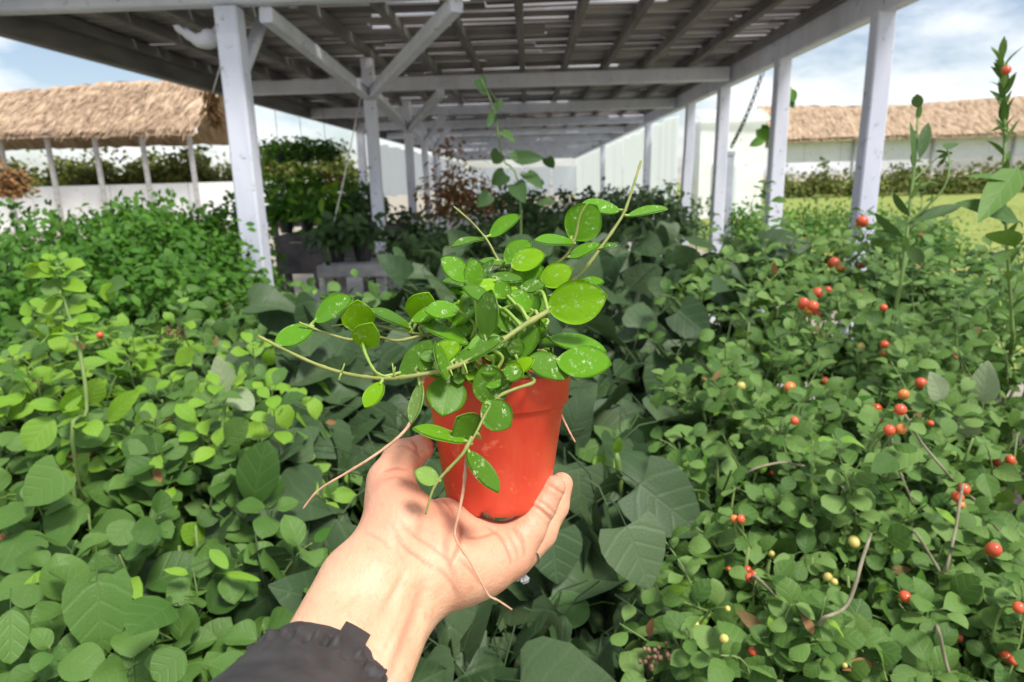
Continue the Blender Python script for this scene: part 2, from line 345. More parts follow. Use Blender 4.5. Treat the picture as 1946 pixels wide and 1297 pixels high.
# side beams
for x in (XR, XL):
    ys = [3.6, 9.65, 17.1, 25, 33]
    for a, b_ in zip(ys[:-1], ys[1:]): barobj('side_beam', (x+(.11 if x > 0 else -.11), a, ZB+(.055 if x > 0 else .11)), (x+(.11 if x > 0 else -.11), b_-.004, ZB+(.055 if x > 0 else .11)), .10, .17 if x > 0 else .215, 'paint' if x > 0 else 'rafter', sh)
def post(x, y, z1, wd, wd2=None):
    mb = MB(); wd2 = wd2 or wd; n = 5; v = []; f = []; j = rng.normal(size=2)*.006
    pr = [(-.42, -.5), (.42, -.5), (.5, -.42), (.5, .42), (.42, .5), (-.42, .5), (-.5, .42), (-.5, -.42)]
    for i in range(n+1):
        t = i/n; ww = wd2+(wd-wd2)*t + (.012 if i == 0 else 0)
        for a, b_ in pr: v.append((x+a*ww+j[0]*math.sin(t*5), y+b_*ww+j[1]*math.sin(t*4), z1*t))
    for i in range(n):
        for k in range(8): f.append((i*8+k, i*8+(k+1) % 8, i*8+8+(k+1) % 8, i*8+8+k))
    f.append(tuple(range(7, -1, -1))); f.append(tuple(n*8+k for k in range(8))); mb.add(v, f)
    return mb.build('post', 'paint', sh, False)
for y, wd in ((4.2, .105), (5.75, .11), (7.45, .115), (9.0, .11), (12.1, .11), (19.6, .12)): post(XR+.10, y, ZB-.02, wd, wd*1.15)
post(-1.66, 3.95, ZB+.06, .125, .135)
for y in (12.1, 17.1, 22.1): post(XL, y, ZB-.0, .13)
# braced centre row: junction pixel, distance, upper brace ends
cps = [((702, 172), 5.6, [(505, 28), (868, 8)], 3.97, .095), ((775, 240), 8.5, [(838, 178), (709, 184)], 7.06, .10), ((806, 265), 11.6, [(845, 218), (768, 222)], 9.66, .10), ((826, 280), 14.5, [(852, 243), (795, 247)], 12.1, .10)]
def on_plane_y(px, py, y):
    d = at(px, py, 1)-CO; return CO + d*(y/d.y)
jl = []
for (jx, jy), d, br, by, wd in cps:
    j = at(jx, jy, d); jl.append(j); post(j.x, j.y, ZB+.11, wd)
    for bx, by_ in br:
        e = on_plane_y(bx, by_, by); e.z = min(e.z, ZB+.10)
        barobj('brace', j + Vector((0, -.03, -.05)), e, .075, .085, 'paint', sh)
for k in range(3): barobj('brace', jl[k] + Vector((.03, .05, -.02)), jl[k+1] + Vector((0, -.05, .0)), .06, .06, 'paint', sh)
barobj('brace', (-1.66, 4.0, 2.2), on_plane_y(500, 35, 4.4), .06, .06, 'paint', sh)
# rafters run along the house, roof boards across them
rx = np.linspace(XL, XR+.05, 13)
for x in rx:
    for a, b_ in ((3.62, 14.6), (14.61, 33)): barobj('rafter', (x+rng.normal()*.015, a, ZB+.165+.005*rng.random()), (x+rng.normal()*.015, b_, ZB+.165+.005*rng.random()), .055, .075, 'rafter', sh)
y = 3.66; boards = []; rest = MB()
while y < 33:
    wdt = rng.uniform(.12, .17); x = XL-.25+rng.uniform(-.1, 0)
    while x < XR+.28:
        ln = rng.uniform(.85, 2.3); x1 = min(x+ln, XR+.30)
        gap = rng.random() < (.42 if (x > -1.6 and y < 6.4) else .16)
        w2 = wdt*(rng.uniform(.42, .7) if gap else 1.04)
        z = ZB+.222+rng.uniform(0, .012); sk = rng.normal()*.012
        if y < 13.0: boards.append(((x, y+sk, z), (x1-.004, y-sk, z+rng.normal()*.004), w2))
        else: bar(rest, (x, y+sk, z), (x1-.004, y-sk, z), w2, .018)
        x = x1
    y += wdt+rng.choice([0, .004, .012])
for a, b_, w2 in boards[:300]: barobj('roof_board', a, b_, w2, .018, 'roofboard', sh)
for a, b_, w2 in boards[300:]: bar(rest, a, b_, w2, .018)
ro = rest.build('roof_boards', 'roofboard', sh, False); ro['kind'] = 'stuff'
# white plastic sheets hung along the far sides
def sheet_panel(x, y0, y1, z0, z1):
    mb = MB(); v = []; f = []; n = 12
    for i in range(n+1):
        t = i/n; yy = y0+(y1-y0)*t; dx = .025*math.sin(t*math.pi*6+y0)
        for z in (z0, (z0+z1)/2, z1): v.append((x+dx, yy, z+.02*math.sin(t*7+y0)))
    for i in range(n):
        for k in range(2): f.append((i*3+k, i*3+3+k, i*3+4+k, i*3+1+k))
    for q in list(range(len(v))): v.append((v[q][0]+.006, v[q][1], v[q][2]))
    h = (n+1)*3; f += [tuple(i+h for i in q[::-1]) for q in f]; mb.add(v, f); return mb.build('side_sheet', 'sheet', sh)
y = 10.3
while y < 33: sheet_panel(XR+.26, y, y+1.55, .5, 2.47); y += 1.56
y = 13.8
while y < 33: sheet_panel(XL-.22, y, y+1.55, 1.3, 2.40); y += 1.6
for k in range(4): 
    mb = MB(); x0 = XL-.2+k*1.4; bar(mb, (x0, 33.1, 1.5), (x0+1.34, 33.1, 1.5), .03, 1.3); mb.build('end_sheet', 'sheet', sh, False)

# ------------------------------------------------------------------ far buildings
def thatched(name, loc, ang, length, depth, zw0, zw1, ze, zr, label, nposts, wallbase):
    h = thing(name, loc, label, 'building'); h.rotation_euler.z = ang
    O = Vector(loc)
    def loc_build(mb, nm, m, smooth=False): me = mb.mesh(nm, smooth); o_ = link(nm, me, h, [m]); return o_
    # roof: lumpy thatch slopes with thickness
    mb = MB(); nx, ns = 40, 10; v = []; f = []
    prof = []
    for j in range(ns+1):
        t = j/ns; prof.append((-depth/2-.5+t*(depth/2+.5), ze+(zr-ze)*t))
    for i in range(nx+1):
        xx = -length/2+length*i/nx
        for sgn in (1, -1):
            for (yy, z) in prof: v.append((xx+rng.normal()*.05, yy*sgn, z+rng.normal()*.03+.14*math.sin(xx*.35)*(z-ze)/(zr-ze)))
    w_ = 2*(ns+1)
    for i in range(nx):
        for s_ in (0, ns+1):
            for j in range(ns): a = i*w_+s_+j; f.append((a, a+w_, a+w_+1, a+1) if s_ == 0 else (a, a+1, a+w_+1, a+w_))
    mb.add(v, f)
    under = [(x_, y_, z_-.22) for x_, y_, z_ in v]; mb.add(under, [q[::-1] for q in f])
    loc_build(mb, 'roof', 'thatch', True)
    # loose straw layer
    mats = []
    sl = Vector((0, (depth/2+.5), zr-ze)).normalized()
    for k in range(5200):
        t = rng.random(); xx = rng.uniform(-length/2, length/2)
        mats.append(mat4((xx, (-depth/2-.5+t*(depth/2+.5)), ze+(zr-ze)*t+.03+.14*math.sin(xx*.35)*t), -sl+rv()*.18, Vector((0, -sl.z, sl.y)), rng.uniform(.3, .8)))
    s_ = link('straw', scatter_mesh('straw', leaf_geo(.07, 2, 1, 'lance', .2, .05, petiole=0), mats, 'thatch_straw'), h); s_['kind'] = 'stuff'
    for k in range(nposts):
        xx = -length/2+.4+(length-.8)*k/(nposts-1); mb = MB(); bar(mb, (xx, -depth/2, 0), (xx, -depth/2, ze+.15), .16, .16); loc_build(mb, 'post', 'concrete')
    mb = MB(); bar(mb, (-length/2, -depth/2-.15, ze-.05), (length/2, -depth/2-.15, ze-.05), .12, .22); loc_build(mb, 'eave_beam', 'whitewash')
    if zw1 > zw0:
        n = max(4, int(length/2.2))
        for k in range(n):
            wl_ = length+(5.5 if zw0 == 0 else 0); a = -length/2+wl_*k/n; mb = MB(); bar(mb, (a, wallbase, (zw0+zw1)/2), (a+wl_/n-.03, wallbase, (zw0+zw1)/2), .12, zw1-zw0, ch=.03); loc_build(mb, 'wall_panel', 'whitewash')
    return h
c0 = at(235, 250, 27); 
hl = thatched('thatched_shed', (c0.x-3.75, c0.y+2.2, 0), R(2), 14, 6.0, 0.0, 1.8, 3.85, 6.0, 'long open shed with brown thatched roof and low white wall beside clipped hedge', 8, -2.3)
c1 = at(1800, 270, 45)
hr = thatched('thatched_shed', (c1.x+1.0, c1.y+2, 0), R(-3), 26, 7, 2.2, 3.9, 3.75, 6.1, 'long white shed with brown thatched roof beyond the lawn', 6, -3.2)
# white lean-to between the right posts
def white_shed(px0, px1, d, z1):
    a = at(px0, 380, d); b_ = at(px1, 380, d)
    h = thing('white_shed', ((a.x+b_.x)/2, a.y, 0), 'small plain white shed behind the box-sided post', 'building')
    mb = MB(); bar(mb, (a.x, a.y+1, z1/2), (b_.x, b_.y+1, z1/2), 2, z1, ch=.01); mb.build('wall', 'whitewash', h, False)
    mb = MB(); bar(mb, (a.x-.15, a.y+.5, z1+.25), (b_.x+.15, a.y+.5, z1+.25), 1.4, .07, up=Vector((0, -.35, 1))); mb.build('roof', 'sheet', h, False)
    mb = MB(); bar(mb, (a.x+.5, a.y-.03, 1.0), (a.x+1.4, a.y-.03, 1.0), .05, 2.0); mb.build('door', 'sheet', h, False)
white_shed(1325, 1446, 24, 3.4)

# ------------------------------------------------------------------ plants of the beds
def variants(name, m, base, n=4, **jit):
    o = []
    for k in range(n):
        q = dict(base)
        for a, (lo, hi) in jit.items(): q[a] = rng.uniform(lo, hi)
        o.append(leaf_mesh(name, m, **q))
    return o
SP = {}
def species(key, mats, base, size, fillmat, branch, jit, fill=None, n=4):
    pro = []
    for m_ in mats: pro += variants('leaf', m_, base, n, **jit)
    fg = fill or dict(base, nu=3, nv=2, petiole=0, serr=0)
    SP[key] = dict(protos=pro, size=size, fillgeo=leaf_geo(**fg), fillmat=fillmat, branch=branch)
J = dict(fold=(-.1, .5), curl=(-.05, .5), wav=(.0, .05), twist=(-.5, .5), cup=(-.4, .3))
species('heart', ['leaf_heart'], dict(wmax=.92, nu=8, nv=4, shape='heart', serr=.03, petiole=.7, prad=.014), (.085, .135), 'leaf_heart', 'branch_dark', J, dict(wmax=.9, nu=6, nv=4, shape='heart', petiole=0, curl=.2, fold=.15), 6)
species('round', ['leaf_round'], dict(wmax=.92, nu=9, nv=4, shape='oval', petiole=.4, prad=.014), (.036, .074), 'leaf_round', 'branch_green', J, None, 6)
species('bright', ['leaf_light', 'leaf_round'], dict(wmax=.72, nu=5, nv=2, shape='obov', petiole=.3, prad=.016), (.035, .060), 'leaf_round', 'branch_green', J)
species('small', ['leaf_small'], dict(wmax=.78, nu=8, nv=2, shape='obov', petiole=.35, prad=.016), (.022, .048), 'leaf_small', 'branch_green', J, None, 6)
species('hedge', ['leaf_hedge'], dict(wmax=.62, nu=4, nv=2, shape='oval', petiole=.2, prad=.018), (.035, .06), 'leaf_hedge', 'branch_dark', J)
species('dark', ['leaf_dark', 'leaf_heart'], dict(wmax=.6, nu=5, nv=2, shape='point', petiole=.3, prad=.016), (.06, .10), 'leaf_dark', 'branch_dark', J)
species('brown', ['leaf_brown'], dict(wmax=.5, nu=4, nv=2, shape='point', petiole=.3, prad=.016), (.05, .09), 'leaf_brown', 'branch_brown', J)
species('mid', ['leaf_hedge', 'leaf_light'], dict(wmax=.3, nu=4, nv=2, shape='lance', petiole=.1, prad=.012), (.10, .2), 'leaf_hedge', 'branch_green', J)
species('far', ['leaf_far'], dict(wmax=.7, nu=3, nv=2, shape='oval', petiole=0), (.16, .30), 'leaf_far', 'branch_brown', J)
species('odd', ['leaf_light', 'leaf_hedge', 'leaf_brown'], dict(wmax=.42, nu=6, nv=2, shape='point', petiole=.3, prad=.016), (.03, .05), 'leaf_light', 'branch_green', J, None, 2)
CAMXY = Vector((0, 0, 1.6))
def shrub(name, label, cat, group, top, rad, dome, key, n, nfill, nb=7, up=.75, szmul=1., base_z=0., parent=None, jitter=.5, full=False, droop=.35, shell=(.8, 1.08), lumpy=.16, fillr=(.25, .78), sprig=0, spl=.11, tall=0):
    S = SP[key]; top = Vector(top); base = Vector((top.x, top.y, base_z)); C = Vector((top.x, top.y, top.z-dome))
    h = thing(name, base, label, cat, group)
    tc_ = (CAMXY-C); tc_.z = 0; tc_.normalize()
    def shell_pt(s0, s1):
        while True:
            d = rv(); d.normalize()
            if d.z < -.15: continue
            if not full and d.dot(tc_) < -.25 and d.z < .75 and rng.random() < .75: continue
            s = rng.uniform(s0, s1); lump = 1+lumpy*math.sin(d.x*5+top.x*9)*math.cos(d.y*4+d.z*3+top.y*5)
            return C + Vector((d.x*rad, d.y*rad, d.z*dome))*s*lump, d
    tips = []
    for k in range(nb):
        p, d = shell_pt(.85, 1.0); tips.append(p); mb = MB()
        b0 = base + Vector((rng.normal()*.04, rng.normal()*.04, 0)); mid = b0.lerp(p, .55) + Vector((0, 0, .12*(p.z-base_z))) + rv()*.02
        pts = smooth_path([b0, mid, p], 4); r0 = .006+.004*rng.random()
        tube(mb, pts, [r0*(1-.75*i/(len(pts)-1)) for i in range(len(pts))], 5); mb.build('branch', S['branch'], h)
    def orient(p, d):
        nn = Vector((d.x*.55, d.y*.55, up*.8)) + sdir*.3 + tc_*.28 + rv()*jitter*.55
        dd = Vector((d.x, d.y, -droop)) + rv()*.55
        return dd, nn
    if sprig:                                     # leafy twigs: a thin stem with alternate leaves
        ns = max(1, n//sprig)
        for k in range(ns+tall):
            p, d = shell_pt(.72, .95); big = k >= ns; ln_ = spl*rng.uniform(.7, 1.25)*(2.1 if big else 1); m_ = int(sprig*(1.7 if big else 1))
            dr = Vector((d.x*.5, d.y*.5, 1.5 if big else .75)) + tc_*.25 + rv()*.28; dr.normalize(); bend = rv()*.2*ln_
            pts = [p-dr*.03, p+dr*ln_*.5+bend*.5, p+dr*ln_+bend*.2-Vector((0, 0, .1*ln_))]; W = smooth_path(pts, 4)
            mb = MB(); tube(mb, W, [.0019*(1-.55*i/(len(W)-1)) for i in range(len(W))], 5); mb.build('twig', S['branch'], h)
            s0 = dr.orthogonal().normalized(); a0_ = rng.random()*6.28
            for q_ in range(m_):
                t_ = .12+.88*(q_+.5)/m_; i_ = t_*(len(W)-1); pp = W[int(i_)].lerp(W[min(int(i_)+1, len(W)-1)], i_-int(i_))
                rad_ = Matrix.Rotation(a0_+q_*2.4, 3, dr) @ s0; ld = rad_+dr*rng.uniform(.2, .8)+rv()*.15
                nn = dr*.7+Vector((0, 0, .5))-rad_*.15+tc_*.35+sdir*.3+rv()*.3
                pr_ = S['protos'] if rng.random() > .04 else SP['odd']['protos']
                lf = bpy.data.objects.new('leaf', pr_[rng.integers(len(pr_))]); col.objects.link(lf); lf.parent = h; sz_ = rng.uniform(*S['size'])*szmul*(1.1-.45*t_)
                place(lf, pp-base+rad_*sz_*.25, ld, nn, sz_)
        n = n//6
    for k in range(n):
        p, d = shell_pt(*shell)
        if rng.random() < .35:
            q = tips[rng.integers(len(tips))]; p = q + rv()*.045
        dd, nn = orient(p, d)
        pr_ = S['protos'] if rng.random() > .10 or key not in ('round', 'small', 'bright') else SP['odd']['protos']
        lf = bpy.data.objects.new('leaf', pr_[rng.integers(len(pr_))]); col.objects.link(lf); lf.parent = h
        place(lf, p-base, dd, nn, rng.uniform(*S['size'])*szmul)
    if nfill:
        mm_ = []
        for k in range(nfill):
            p, d = shell_pt(*fillr); dd, nn = orient(p, d); mm_.append(mat4(p-base, dd, nn, rng.uniform(*S['size'])*szmul))
        fo = link('foliage', scatter_mesh('foliage', S['fillgeo'], mm_, S['fillmat']), h); fo['kind'] = 'stuff'
    return h
def dist(py):
    return float(np.interp(py, [330, 400, 430, 500, 600, 700, 900, 1100, 1297, 1450], [7., 3.4, 2.5, 2.05, 1.68, 1.42, 1.12, .94, .81, .72]))

# back to front: far plants inside the shade house
for px, py, d, r_ in ((770, 395, 7.2, .5), (800, 430, 5.6, .45), (900, 400, 6.4, .5), (1010, 372, 7.5, .6), (1090, 395, 6.6, .5), (1180, 372, 7.2, .6), (1270, 370, 7.0, .5), (1120, 350, 9.0, .8), (960, 345, 10, .9), (1230, 345, 10, .9)):
    shrub('leafy_plant', 'dark pointed-leaf plant growing deep under the shade house roof', 'plant', 'dark plants deep under the shade house roof', at(px, py, d), r_, .4, 'dark', 130, 700, 5)
shrub('dry_plant', 'rusty brown dried plant standing under the shade house roof', 'plant', None, at(868, 275, 7.6), .50, .75, 'brown', 220, 900, 8, full=True, jitter=1.2)
for px, py, d, r_ in ((1410, 372, 7.6, .5), (1550, 372, 8.5, .7), (1470, 380, 10, .8), (1640, 375, 9.5, .7), (1720, 385, 8.0, .6), (1780, 400, 7.0, .45)):
    shrub('leafy_plant', 'green bush standing on the lawn edge behind the white posts', 'plant', 'bushes along the lawn edge', at(px, py, d), r_, .5, 'hedge', 160, 900, 5)
# clipped hedge bushes at left
for px, py, d, r_ in ((300, 372, 4.1, .66), (140, 385, 3.9, .62), (385, 388, 4.5, .45), (-60, 455, 3.3, .6), (235, 400, 3.5, .55), (360, 440, 3.5, .38), (60, 480, 2.9, .42), (310, 455, 3.2, .4), (170, 470, 3.0, .4)):
    _w = px > 280
    shrub('leafy_bush', 'dense green small-leaf bush next to the white corner post' if _w else 'dense green small-leaf bush in front of the low white wall', 'bush', 'dense bushes ' + ('next to the corner post' if _w else 'before the white wall'), at(px, py, d), r_, .55, 'hedge', 295, 2600, 9, szmul=.9, lumpy=.25, fillr=(.5, 1.0))
# centre: large dull heart-shaped leaves
cen = [(560, 600, 0), (810, 540, 0), (900, 470, 0), (1060, 455, 0), (1200, 440, 0), (1330, 440, 0), (1300, 520, 0), (640, 640, 0), (800, 640, 0), (980, 600, 0), (1150, 560, 0), (1240, 640, 0), (560, 760, 0), (700, 800, 0), (1100, 740, 0), (1220, 780, 0),
       (520, 960, 0), (640, 930, 0), (1150, 930, 0), (1260, 960, 0), (560, 1130, 0), (1080, 1100, 0), (1230, 1150, 0), (930, 1230, 0), (1100, 1270, 0), (1250, 1310, 0), (900, 900, 0), (800, 1150, 0), (660, 1270, 0)]
for px, py, _ in cen:
    d = dist(py)*1.06
    shrub('heart_leaf_plant', *(('dull green heart-leaved plant in the bed under the front roof beam', 'plant', 'heart-leaved plants under the roof beam') if py < 600 else ('dull green heart-leaved plant close behind the red pot', 'plant', 'heart-leaved plants behind the pot') if py < 900 else ('dark heart-leaved plant around the hand and sleeve', 'plant', 'heart-leaved plants around the hand')), at(px, py, d), .17+.06*d, .22, 'heart', int(26+8*min(d, 3)), 60, 5, up=.8, jitter=.8)
# low green plants between the corner post and the middle bed
for px, py in ((420, 580), (515, 560), (590, 568), (690, 560), (380, 640), (640, 600)):
    shrub('leafy_plant', 'low mid-green round-leaf plant at the foot of the white corner post', 'plant', 'low plants at the foot of the corner post', at(px, py, dist(py)*1.25), .28, .22, 'round', 120, 300, 5, szmul=.8)
# left foreground: round leaves
for px, py in ((30, 640), (150, 610), (270, 640), (390, 680), (60, 740), (200, 730), (330, 760), (450, 780)):
    shrub('leafy_plant', 'bright green plant with spoon-shaped leaves in front of the clipped bushes', 'plant', 'bright spoon-leaf plants at left', at(px, py, dist(py)*.98), .24, .22, 'bright', 112, 300, 6, sprig=8, spl=.10, tall=2)
for px, py in ((40, 860), (160, 850), (290, 860), (410, 880), (30, 990), (140, 980), (260, 970), (370, 990), (460, 1010), (60, 1110), (190, 1100), (300, 1110), (420, 1120), (30, 1240), (150, 1230), (270, 1240), (390, 1230), (470, 1280), (90, 1350), (260, 1360), (420, 1380)):
    _w = at(px, py, dist(py)).x > -.36
    shrub('round_leaf_plant', 'round-leaved green plant crowding up beside the dark sleeve' if _w else 'round-leaved green plant around the big pale heart leaf', 'plant', 'round-leaved plants ' + ('beside the sleeve' if _w else 'around the big heart leaf'), at(px, py, dist(py)*1.0), .15, .17, 'round', 40, 55, 5, up=.8, jitter=.7, sprig=6, spl=.085)
# right: small leaves, with berries further down
bsh = []
for px, py in ((1400, 455), (1500, 440), (1590, 455), (1690, 440), (1760, 465), (1830, 520), (1930, 500), (1380, 590), (1500, 560), (1630, 560), (1760, 600), (1870, 590), (1400, 690), (1530, 690), (1660, 680), (1790, 680), (1910, 680),
               (1430, 800), (1540, 800), (1660, 800), (1790, 790), (1910, 800), (1420, 920), (1530, 920), (1650, 920), (1780, 910), (1900, 920), (1440, 1040), (1560, 1040), (1680, 1040), (1800, 1040), (1920, 1040),
               (1470, 1160), (1580, 1160), (1700, 1160), (1820, 1160), (1940, 1160), (1400, 1270), (1510, 1290), (1630, 1280), (1760, 1280), (1880, 1280), (1560, 1400), (1800, 1400)):
    d = dist(py)*.94
    bsh.append(shrub('berry_shrub', 'small-leaved green shrub bearing red berries beside the white posts', 'shrub', 'berry shrubs at right', at(px, py, d), .13+.035*d, .16+.02*d, 'small', 112, 110, 6, jitter=.95, szmul=.98+.10*d, sprig=9, spl=.075+.02*d, tall=2 if py < 640 else 1))

# ------------------------------------------------------------------ hero leaves, berries and shoots laid onto the canopy
bpy.context.view_layer.update(); dg = bpy.context.evaluated_depsgraph_get()
def hit(px, py, dflt=1.2):
    d = (at(px, py, 1)-CO); L_ = d.length; ok, p, *_ = sc.ray_cast(dg, CO, d.normalized())
    return (p-CO).dot(CF) if ok and (p-CO).dot(CF) < 8 else dflt
def hero_leaf(h, bx, by, tx, ty, wpx, key_geo, m, lift=.03, dd=0.0, face=.9, D=None):
    """blade from base pixel to tip pixel just proud of the canopy"""
    D_ = hit((bx+tx)/2, (by+ty)/2)-lift
    if D: D_ = min(D, D_)
    a = at(bx, by, D_+.015); b_ = at(tx, ty, D_-.01+dd); ln = (b_-a).length
    n_ = (CO-a).normalized()*face + Vector((0, 0, .45)) + rv()*.12
    wt = wpx*D_/FPX/ln
    mb = MB(); mb.add(*leaf_geo(wmax=min(1.15, wt*1.08), nu=16, nv=6, petiole=.5, curl=rng.uniform(.05, .2), fold=rng.uniform(.05, .25), wav=.012, **key_geo))
    me = mb.mesh('leaf'); me.materials.append(M[m]); lf = link('leaf', me, h); place(lf, a-parent_world(h), b_-a, n_, ln); return lf
HE = dict(shape='heart', serr=.012); OV = dict(shape='oval'); OB = dict(shape='obov'); PT = dict(shape='point')
p0 = at(1240, 1000, 1.2)
hp = thing('heart_leaf_plant', (p0.x, p0.y, 0), 'heart-leaved plant with serrated veined leaves and a bright young pair beside the pot', 'plant', None)
for a in [(1215, 920, 1340, 1015, 135, HE, 'leaf_heart'), (1275, 850, 1175, 815, 85, OV, 'leaf_round'), (1180, 830, 1095, 860, 80, OV, 'leaf_round'), (1165, 868, 1132, 893, 40, OV, 'leaf_light'), (1172, 862, 1176, 835, 16, OV, 'leaf_light'),
          (1190, 1000, 1240, 1120, 125, HE, 'leaf_heart'), (1100, 890, 1105, 985, 100, HE, 'leaf_heart'), (1120, 1150, 1010, 1180, 70, PT, 'leaf_round'), (1290, 590, 1350, 640, 70, HE, 'leaf_heart'), (1310, 660, 1350, 720, 65, HE, 'leaf_heart'), (1050, 1010, 1060, 1110, 105, HE, 'leaf_heart')]:
    hero_leaf(hp, *a, lift=.05)
D_ = hit(1185, 900)-.05
mb = MB(); tube(mb, smooth_path([(p0.x, p0.y, 0), at(1190, 1060, D_+.1), at(1182, 950, D_+.03), at(1172, 862, D_)]), [.006]*15+[.003], 6); mb.build('stem', 'branch_green', hp)
p1 = at(150, 900, 1.2)
hq = thing('heart_leaf_plant', (p1.x, p1.y, 0), 'plant with one big pale heart leaf hanging among the round leaves', 'plant', None)
for a in [(185, 1105, 195, 1252, 108, HE, 'leaf_round'), (118, 895, 40, 960, 85, HE, 'leaf_round'), (150, 965, 85, 1020, 70, OV, 'leaf_round'), (15, 1020, 70, 1080, 80, OV, 'leaf_round'), (60, 1110, 45, 1155, 60, OV, 'leaf_round'), (250, 990, 215, 1035, 62, OV, 'leaf_round'), (300, 1010, 250, 1010, 60, OV, 'leaf_round'), (20, 1160, 20, 1260, 55, OV, 'leaf_round'), (350, 1240, 290, 1290, 70, OV, 'leaf_round')]:
    hero_leaf(hq, *a, lift=.055)
mb = MB(); D_ = hit(150, 950)-.0; tube(mb, smooth_path([(p1.x, p1.y, 0), at(160, 1050, D_+.03), at(145, 900, D_)]), .004, 5); mb.build('stem', 'branch_green', hq)
# two pale trailing shoots at left
p2 = at(430, 900, 1.15)
hs = thing('trailing_shoot', (p2.x, p2.y, 0), 'yellow-stemmed shoot with pale leaf pairs and a notched leaf left of the hand', 'plant', None)
D_ = min(hit(420, 850), hit(405, 950), hit(425, 800))-.03
mb = MB(); tube(mb, smooth_path([(p2.x, p2.y, 0), at(398, 1060, D_+.04), at(402, 960, D_), at(418, 850, D_), at(430, 740, D_+.02)]), [.0032]*16+[.002], 6); mb.build('stem', 'branch_green', hs)
mb = MB(); tube(mb, smooth_path([(p2.x+.02, p2.y, 0), at(460, 1075, D_+.03), at(468, 1010, D_), at(478, 960, D_)]), .0028, 6); mb.build('stem', 'branch_green', hs)
for a in [(432, 745, 412, 678, 42, PT, 'leaf_pale'), (436, 745, 478, 772, 42, OV, 'leaf_pale'), (430, 750, 375, 762, 38, OV, 'leaf_round'), (440, 730, 465, 712, 22, OV, 'leaf_light'), (430, 840, 465, 800, 48, OV, 'leaf_round'), (480, 965, 500, 845, 75, OB, 'leaf_round'), (470, 960, 410, 905, 62, OB, 'leaf_round'),
          (400, 1045, 430, 1075, 22, OV, 'leaf_light'), (430, 1055, 470, 1070, 26, OV, 'leaf_light'), (385, 1030, 350, 1000, 40, OV, 'leaf_light'), (425, 1090, 490, 1098, 14, OV, 'leaf_light'), (360, 690, 340, 665, 46, OV, 'leaf_light')]:
    hero_leaf(hs, *a, lift=.03, D=D_+.02)
p3 = at(140, 700, 1.5)
hu = thing('upright_shoot', (p3.x, p3.y, 0), 'bright leafy shoot standing upright with a tufted tip in front of the bushes', 'plant', None)
D_ = min(hit(130, 700), hit(125, 600), hit(150, 820))-.04
mb = MB(); tube(mb, smooth_path([(p3.x, p3.y, 0), at(150, 920, D_+.02), at(165, 780, D_), at(150, 660, D_), at(125, 580, D_+.03), at(108, 500, D_+.05)]), [.0032]*20+[.002]*6, 6); mb.build('stem', 'branch_green', hu)
for a in [(100, 795, 48, 855, 58, OV, 'leaf_light'), (118, 775, 55, 765, 28, OV, 'leaf_light'), (135, 790, 140, 745, 38, OV, 'leaf_light'), (160, 815, 190, 845, 60, OV, 'leaf_round'), (205, 800, 255, 745, 36, OV, 'leaf_light'), (170, 765, 185, 725, 40, OV, 'leaf_light'), (130, 645, 95, 660, 40, OB, 'leaf_light'), (215, 565, 195, 545, 46, OV, 'leaf_light'), (108, 512, 40, 520, 22, OB, 'leaf_light'), (110, 520, 75, 500, 20, OB, 'leaf_light'), (112, 530, 85, 560, 30, OB, 'leaf_round'), (115, 540, 160, 550, 26, OB, 'leaf_light'), (105, 505, 95, 490, 14, OB, 'leaf_light'), (110, 505, 125, 488, 14, OB, 'leaf_light'), (135, 620, 180, 600, 26, OB, 'leaf_light'), (120, 570, 70, 590, 28, OB, 'leaf_light'), (125, 590, 160, 585, 24, OB, 'leaf_light'), (200, 545, 235, 540, 40, OV, 'leaf_round')]:
    hero_leaf(hu, *a, lift=.03, D=D_+.02)
for h_, W_, k0 in ((hu, smooth_path([at(165, 800, D_), at(150, 660, D_), at(125, 580, D_+.03), at(108, 500, D_+.05)]), .040),):
    for k in range(30):
        p = W_[rng.integers(len(W_))]; q = Vector((rng.normal(), rng.normal()*.6-.3, .25)); lf = bpy.data.objects.new('leaf', SP['bright']['protos'][rng.integers(4)]); col.objects.link(lf); lf.parent = h_
        place(lf, p-Vector(h_.location)+q.normalized()*.012, q, Vector((0, -.4, 1))+rv()*.4, k0*rng.uniform(.7, 1.1))
# centre climbing shoot rising behind the held plant
pv = at(965, 420, 3.3)
hv = thing('climbing_shoot', (pv.x, pv.y, 0), 'tall thin climbing shoot with heart leaves rising behind the held plant', 'plant', None)
mb = MB(); vp = smooth_path([(pv.x, pv.y, 0), at(990, 400, 3.3), at(955, 300, 3.3), at(940, 215, 3.25), at(915, 150, 3.2)]); tube(mb, vp, [.007-.005*i/len(vp) for i in range(len(vp))], 5); mb.build('stem', 'branch_green', hv)
for bx, by, tx, ty, wp in ((912, 150, 922, 188, 40), (945, 195, 960, 225, 36), (940, 215, 925, 245, 34), (955, 250, 985, 270, 30), (935, 255, 920, 275, 26), (975, 290, 1000, 320, 40), (950, 290, 930, 320, 50), (985, 300, 1050, 300, 46), (1000, 330, 1040, 360, 50), (960, 330, 925, 360, 56), (1040, 300, 1055, 330, 40), (980, 350, 1000, 390, 60), (930, 370, 900, 400, 50), (1030, 380, 1070, 400, 50)):
    a = at(bx, by, 3.25+rng.normal()*.06); b_ = at(tx, ty, 3.2+rng.normal()*.06); ln = (b_-a).length
    lf = bpy.data.objects.new('leaf', leaf_mesh('leaf', 'leaf_dark', wmax=min(1.0, .8*wp/FPX*3.2/ln), nu=6, nv=4, shape='heart', petiole=.5, curl=.15)); col.objects.link(lf); lf.parent = hv
    place(lf, a-Vector(hv.location), b_-a, (CO-a).normalized()+rv()*.35, ln*.75)
